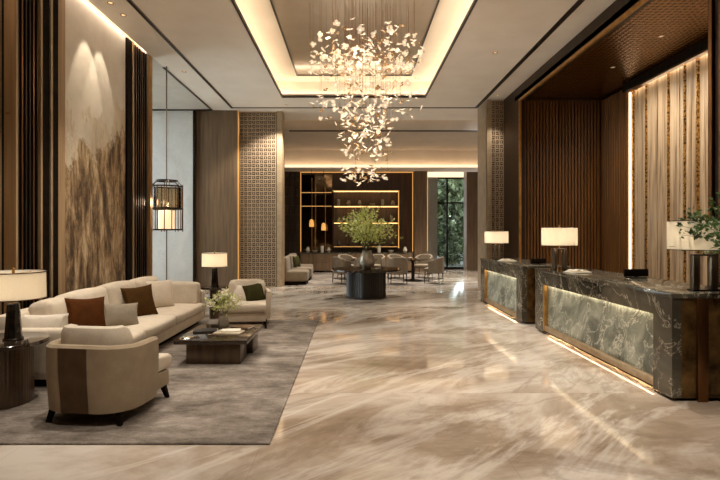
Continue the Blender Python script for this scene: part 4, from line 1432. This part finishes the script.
# ================================================================== GARDEN
st('ground_garden', 'paved ground outside the recess window', B(-40, -7.2, -10, 40, -.25, -.05), M['paving'])  # unseen ground, its pale tone set to bounce daylight onto the recess wall
st('ground_terrace', 'grey stone terrace outside the garden window', B(-2, 22, 23.6, 60, -.25, -.05), M['terrace'])
def tree(name, label, cat, loc, h, crown_r, nl, ls, seed, trunk=.1, low=.35):
    R = random.Random(seed); random.seed(seed)
    t = thing(name, label, cat, loc)
    bm = bmesh.new(); tube(bm, [(0, 0, -.2), (.05, .02, h*.3), (0, .05, h*.75)], trunk, 8, trunk*.4)
    for k in range(5):
        a = R.uniform(0, 6.28); z = h*R.uniform(.3, .6)
        tube(bm, [(0, 0, z), (crown_r*.6*math.cos(a), crown_r*.6*math.sin(a), z+h*.25)], trunk*.4, 6, trunk*.1)
    obj('trunk', bm, M['bark'], t)
    bm = bmesh.new()
    for k in range(nl):
        u = R.random(); a = R.uniform(0, 6.28)
        z = h*(low+(1-low)*u)
        rr = crown_r*math.sin(PI*min(1, .15+.8*u))**.6*R.random()**.35*(1+.25*math.sin(3*a+z*3))
        leaf(bm, Vector((rr*math.cos(a), rr*math.sin(a), z)), Vector((R.gauss(0, 1), R.gauss(0, 1), R.gauss(0, .7))), ls*R.uniform(.7, 1.3), .6)
    o = obj('crown', bm, M['leaf_tree'], t, smooth=False)
    return t
tree('tree', 'leafy green tree outside the window, left of the mullion', 'tree', (4.6, 28.5, 0), 6.5, 1.6, 2600, .4, 31)
tree('tree', 'leafy green tree outside the window, right of the mullion', 'tree', (7.6, 31.5, 0), 6.2, 1.6, 2600, .4, 32)
tree('tree', 'tall dark tree farther back in the garden', 'tree', (6.2, 40, 0), 10, 2.6, 3600, .6, 33, .16)
tree('tree', 'tall tree at the far left of the garden view', 'tree', (-.5, 38, 0), 9, 2.4, 2000, .45, 34, .16)
tree('tree', 'tall tree at the far right of the garden view', 'tree', (13.2, 41, 0), 10, 2.6, 3000, .45, 35, .16)
for k, (x, y, lb) in enumerate(((4.4, 33, 'broad shrub behind the garden trees, left of them'), (6.3, 34, 'broad shrub behind the garden trees, between their trunks'), (8.6, 34.6, 'broad shrub behind the garden trees, right of them'), (3.6, 26, 'low green shrub outside, left end of the window'), (5.2, 26.4, 'low green shrub outside, middle of the window'), (6.8, 26.1, 'low green shrub outside, right end of the window'))):
    tree('shrub', lb, 'shrub', (x, y, -.05), 1.15 if y < 30 else 2.4, .55 if y < 30 else .8, 900, .16 if y < 30 else .3, 40+k, .03, .08)

t = thing('hedge', 'tall clipped green hedge added to screen bright sky behind the garden', 'hedge', (6, 46, 0))  # hedge added to block white sky gaps between the trees
obj('core', B(-12, 12, -.5, .5, -.2, 2.5), M['bark'], t, smooth=False)
random.seed(77); R = random.Random(78)
bm = bmesh.new()
for k in range(5200):
    leaf(bm, Vector((R.uniform(-12, 12), R.uniform(-.75, -.45), R.uniform(-.1, 2.7))), Vector((R.gauss(0, 1), R.gauss(-.5, .5), R.gauss(.2, .7))), R.uniform(.25, .5), .7)
o = obj('foliage', bm, M['leaf_tree'], t, smooth=False); o['kind'] = 'stuff'

# ================================================================== WORLD, CAMERA
w = bpy.data.worlds.new('World'); S.world = w; w.use_nodes = True
n, l = w.node_tree.nodes, w.node_tree.links
bg = n['Background']
bg.inputs['Color'].default_value = (.86, .93, 1, 1); bg.inputs['Strength'].default_value = 4.4

cam = bpy.data.cameras.new('Camera'); cam.sensor_width = 36; cam.lens = 36*F/720
cam.shift_x = (360-VX)/720; cam.shift_y = -(240-VY)/720
cam.clip_end = 200
co = bpy.data.objects.new('Camera', cam); C.objects.link(co)
co.location = (0, 0, H); co.rotation_euler = (PI/2, 0, 0)
S.camera = co
S.view_settings.view_transform = 'Standard'
S.view_settings.look = 'None'
S.view_settings.exposure = 1.2
S.view_settings.gamma = 1
S.view_settings.use_curve_mapping = False
S.cycles.use_denoising = True
S.cycles.max_bounces = 8
S.cycles.sample_clamp_indirect = 6
S.cycles.caustics_reflective = False
S.cycles.caustics_refractive = False
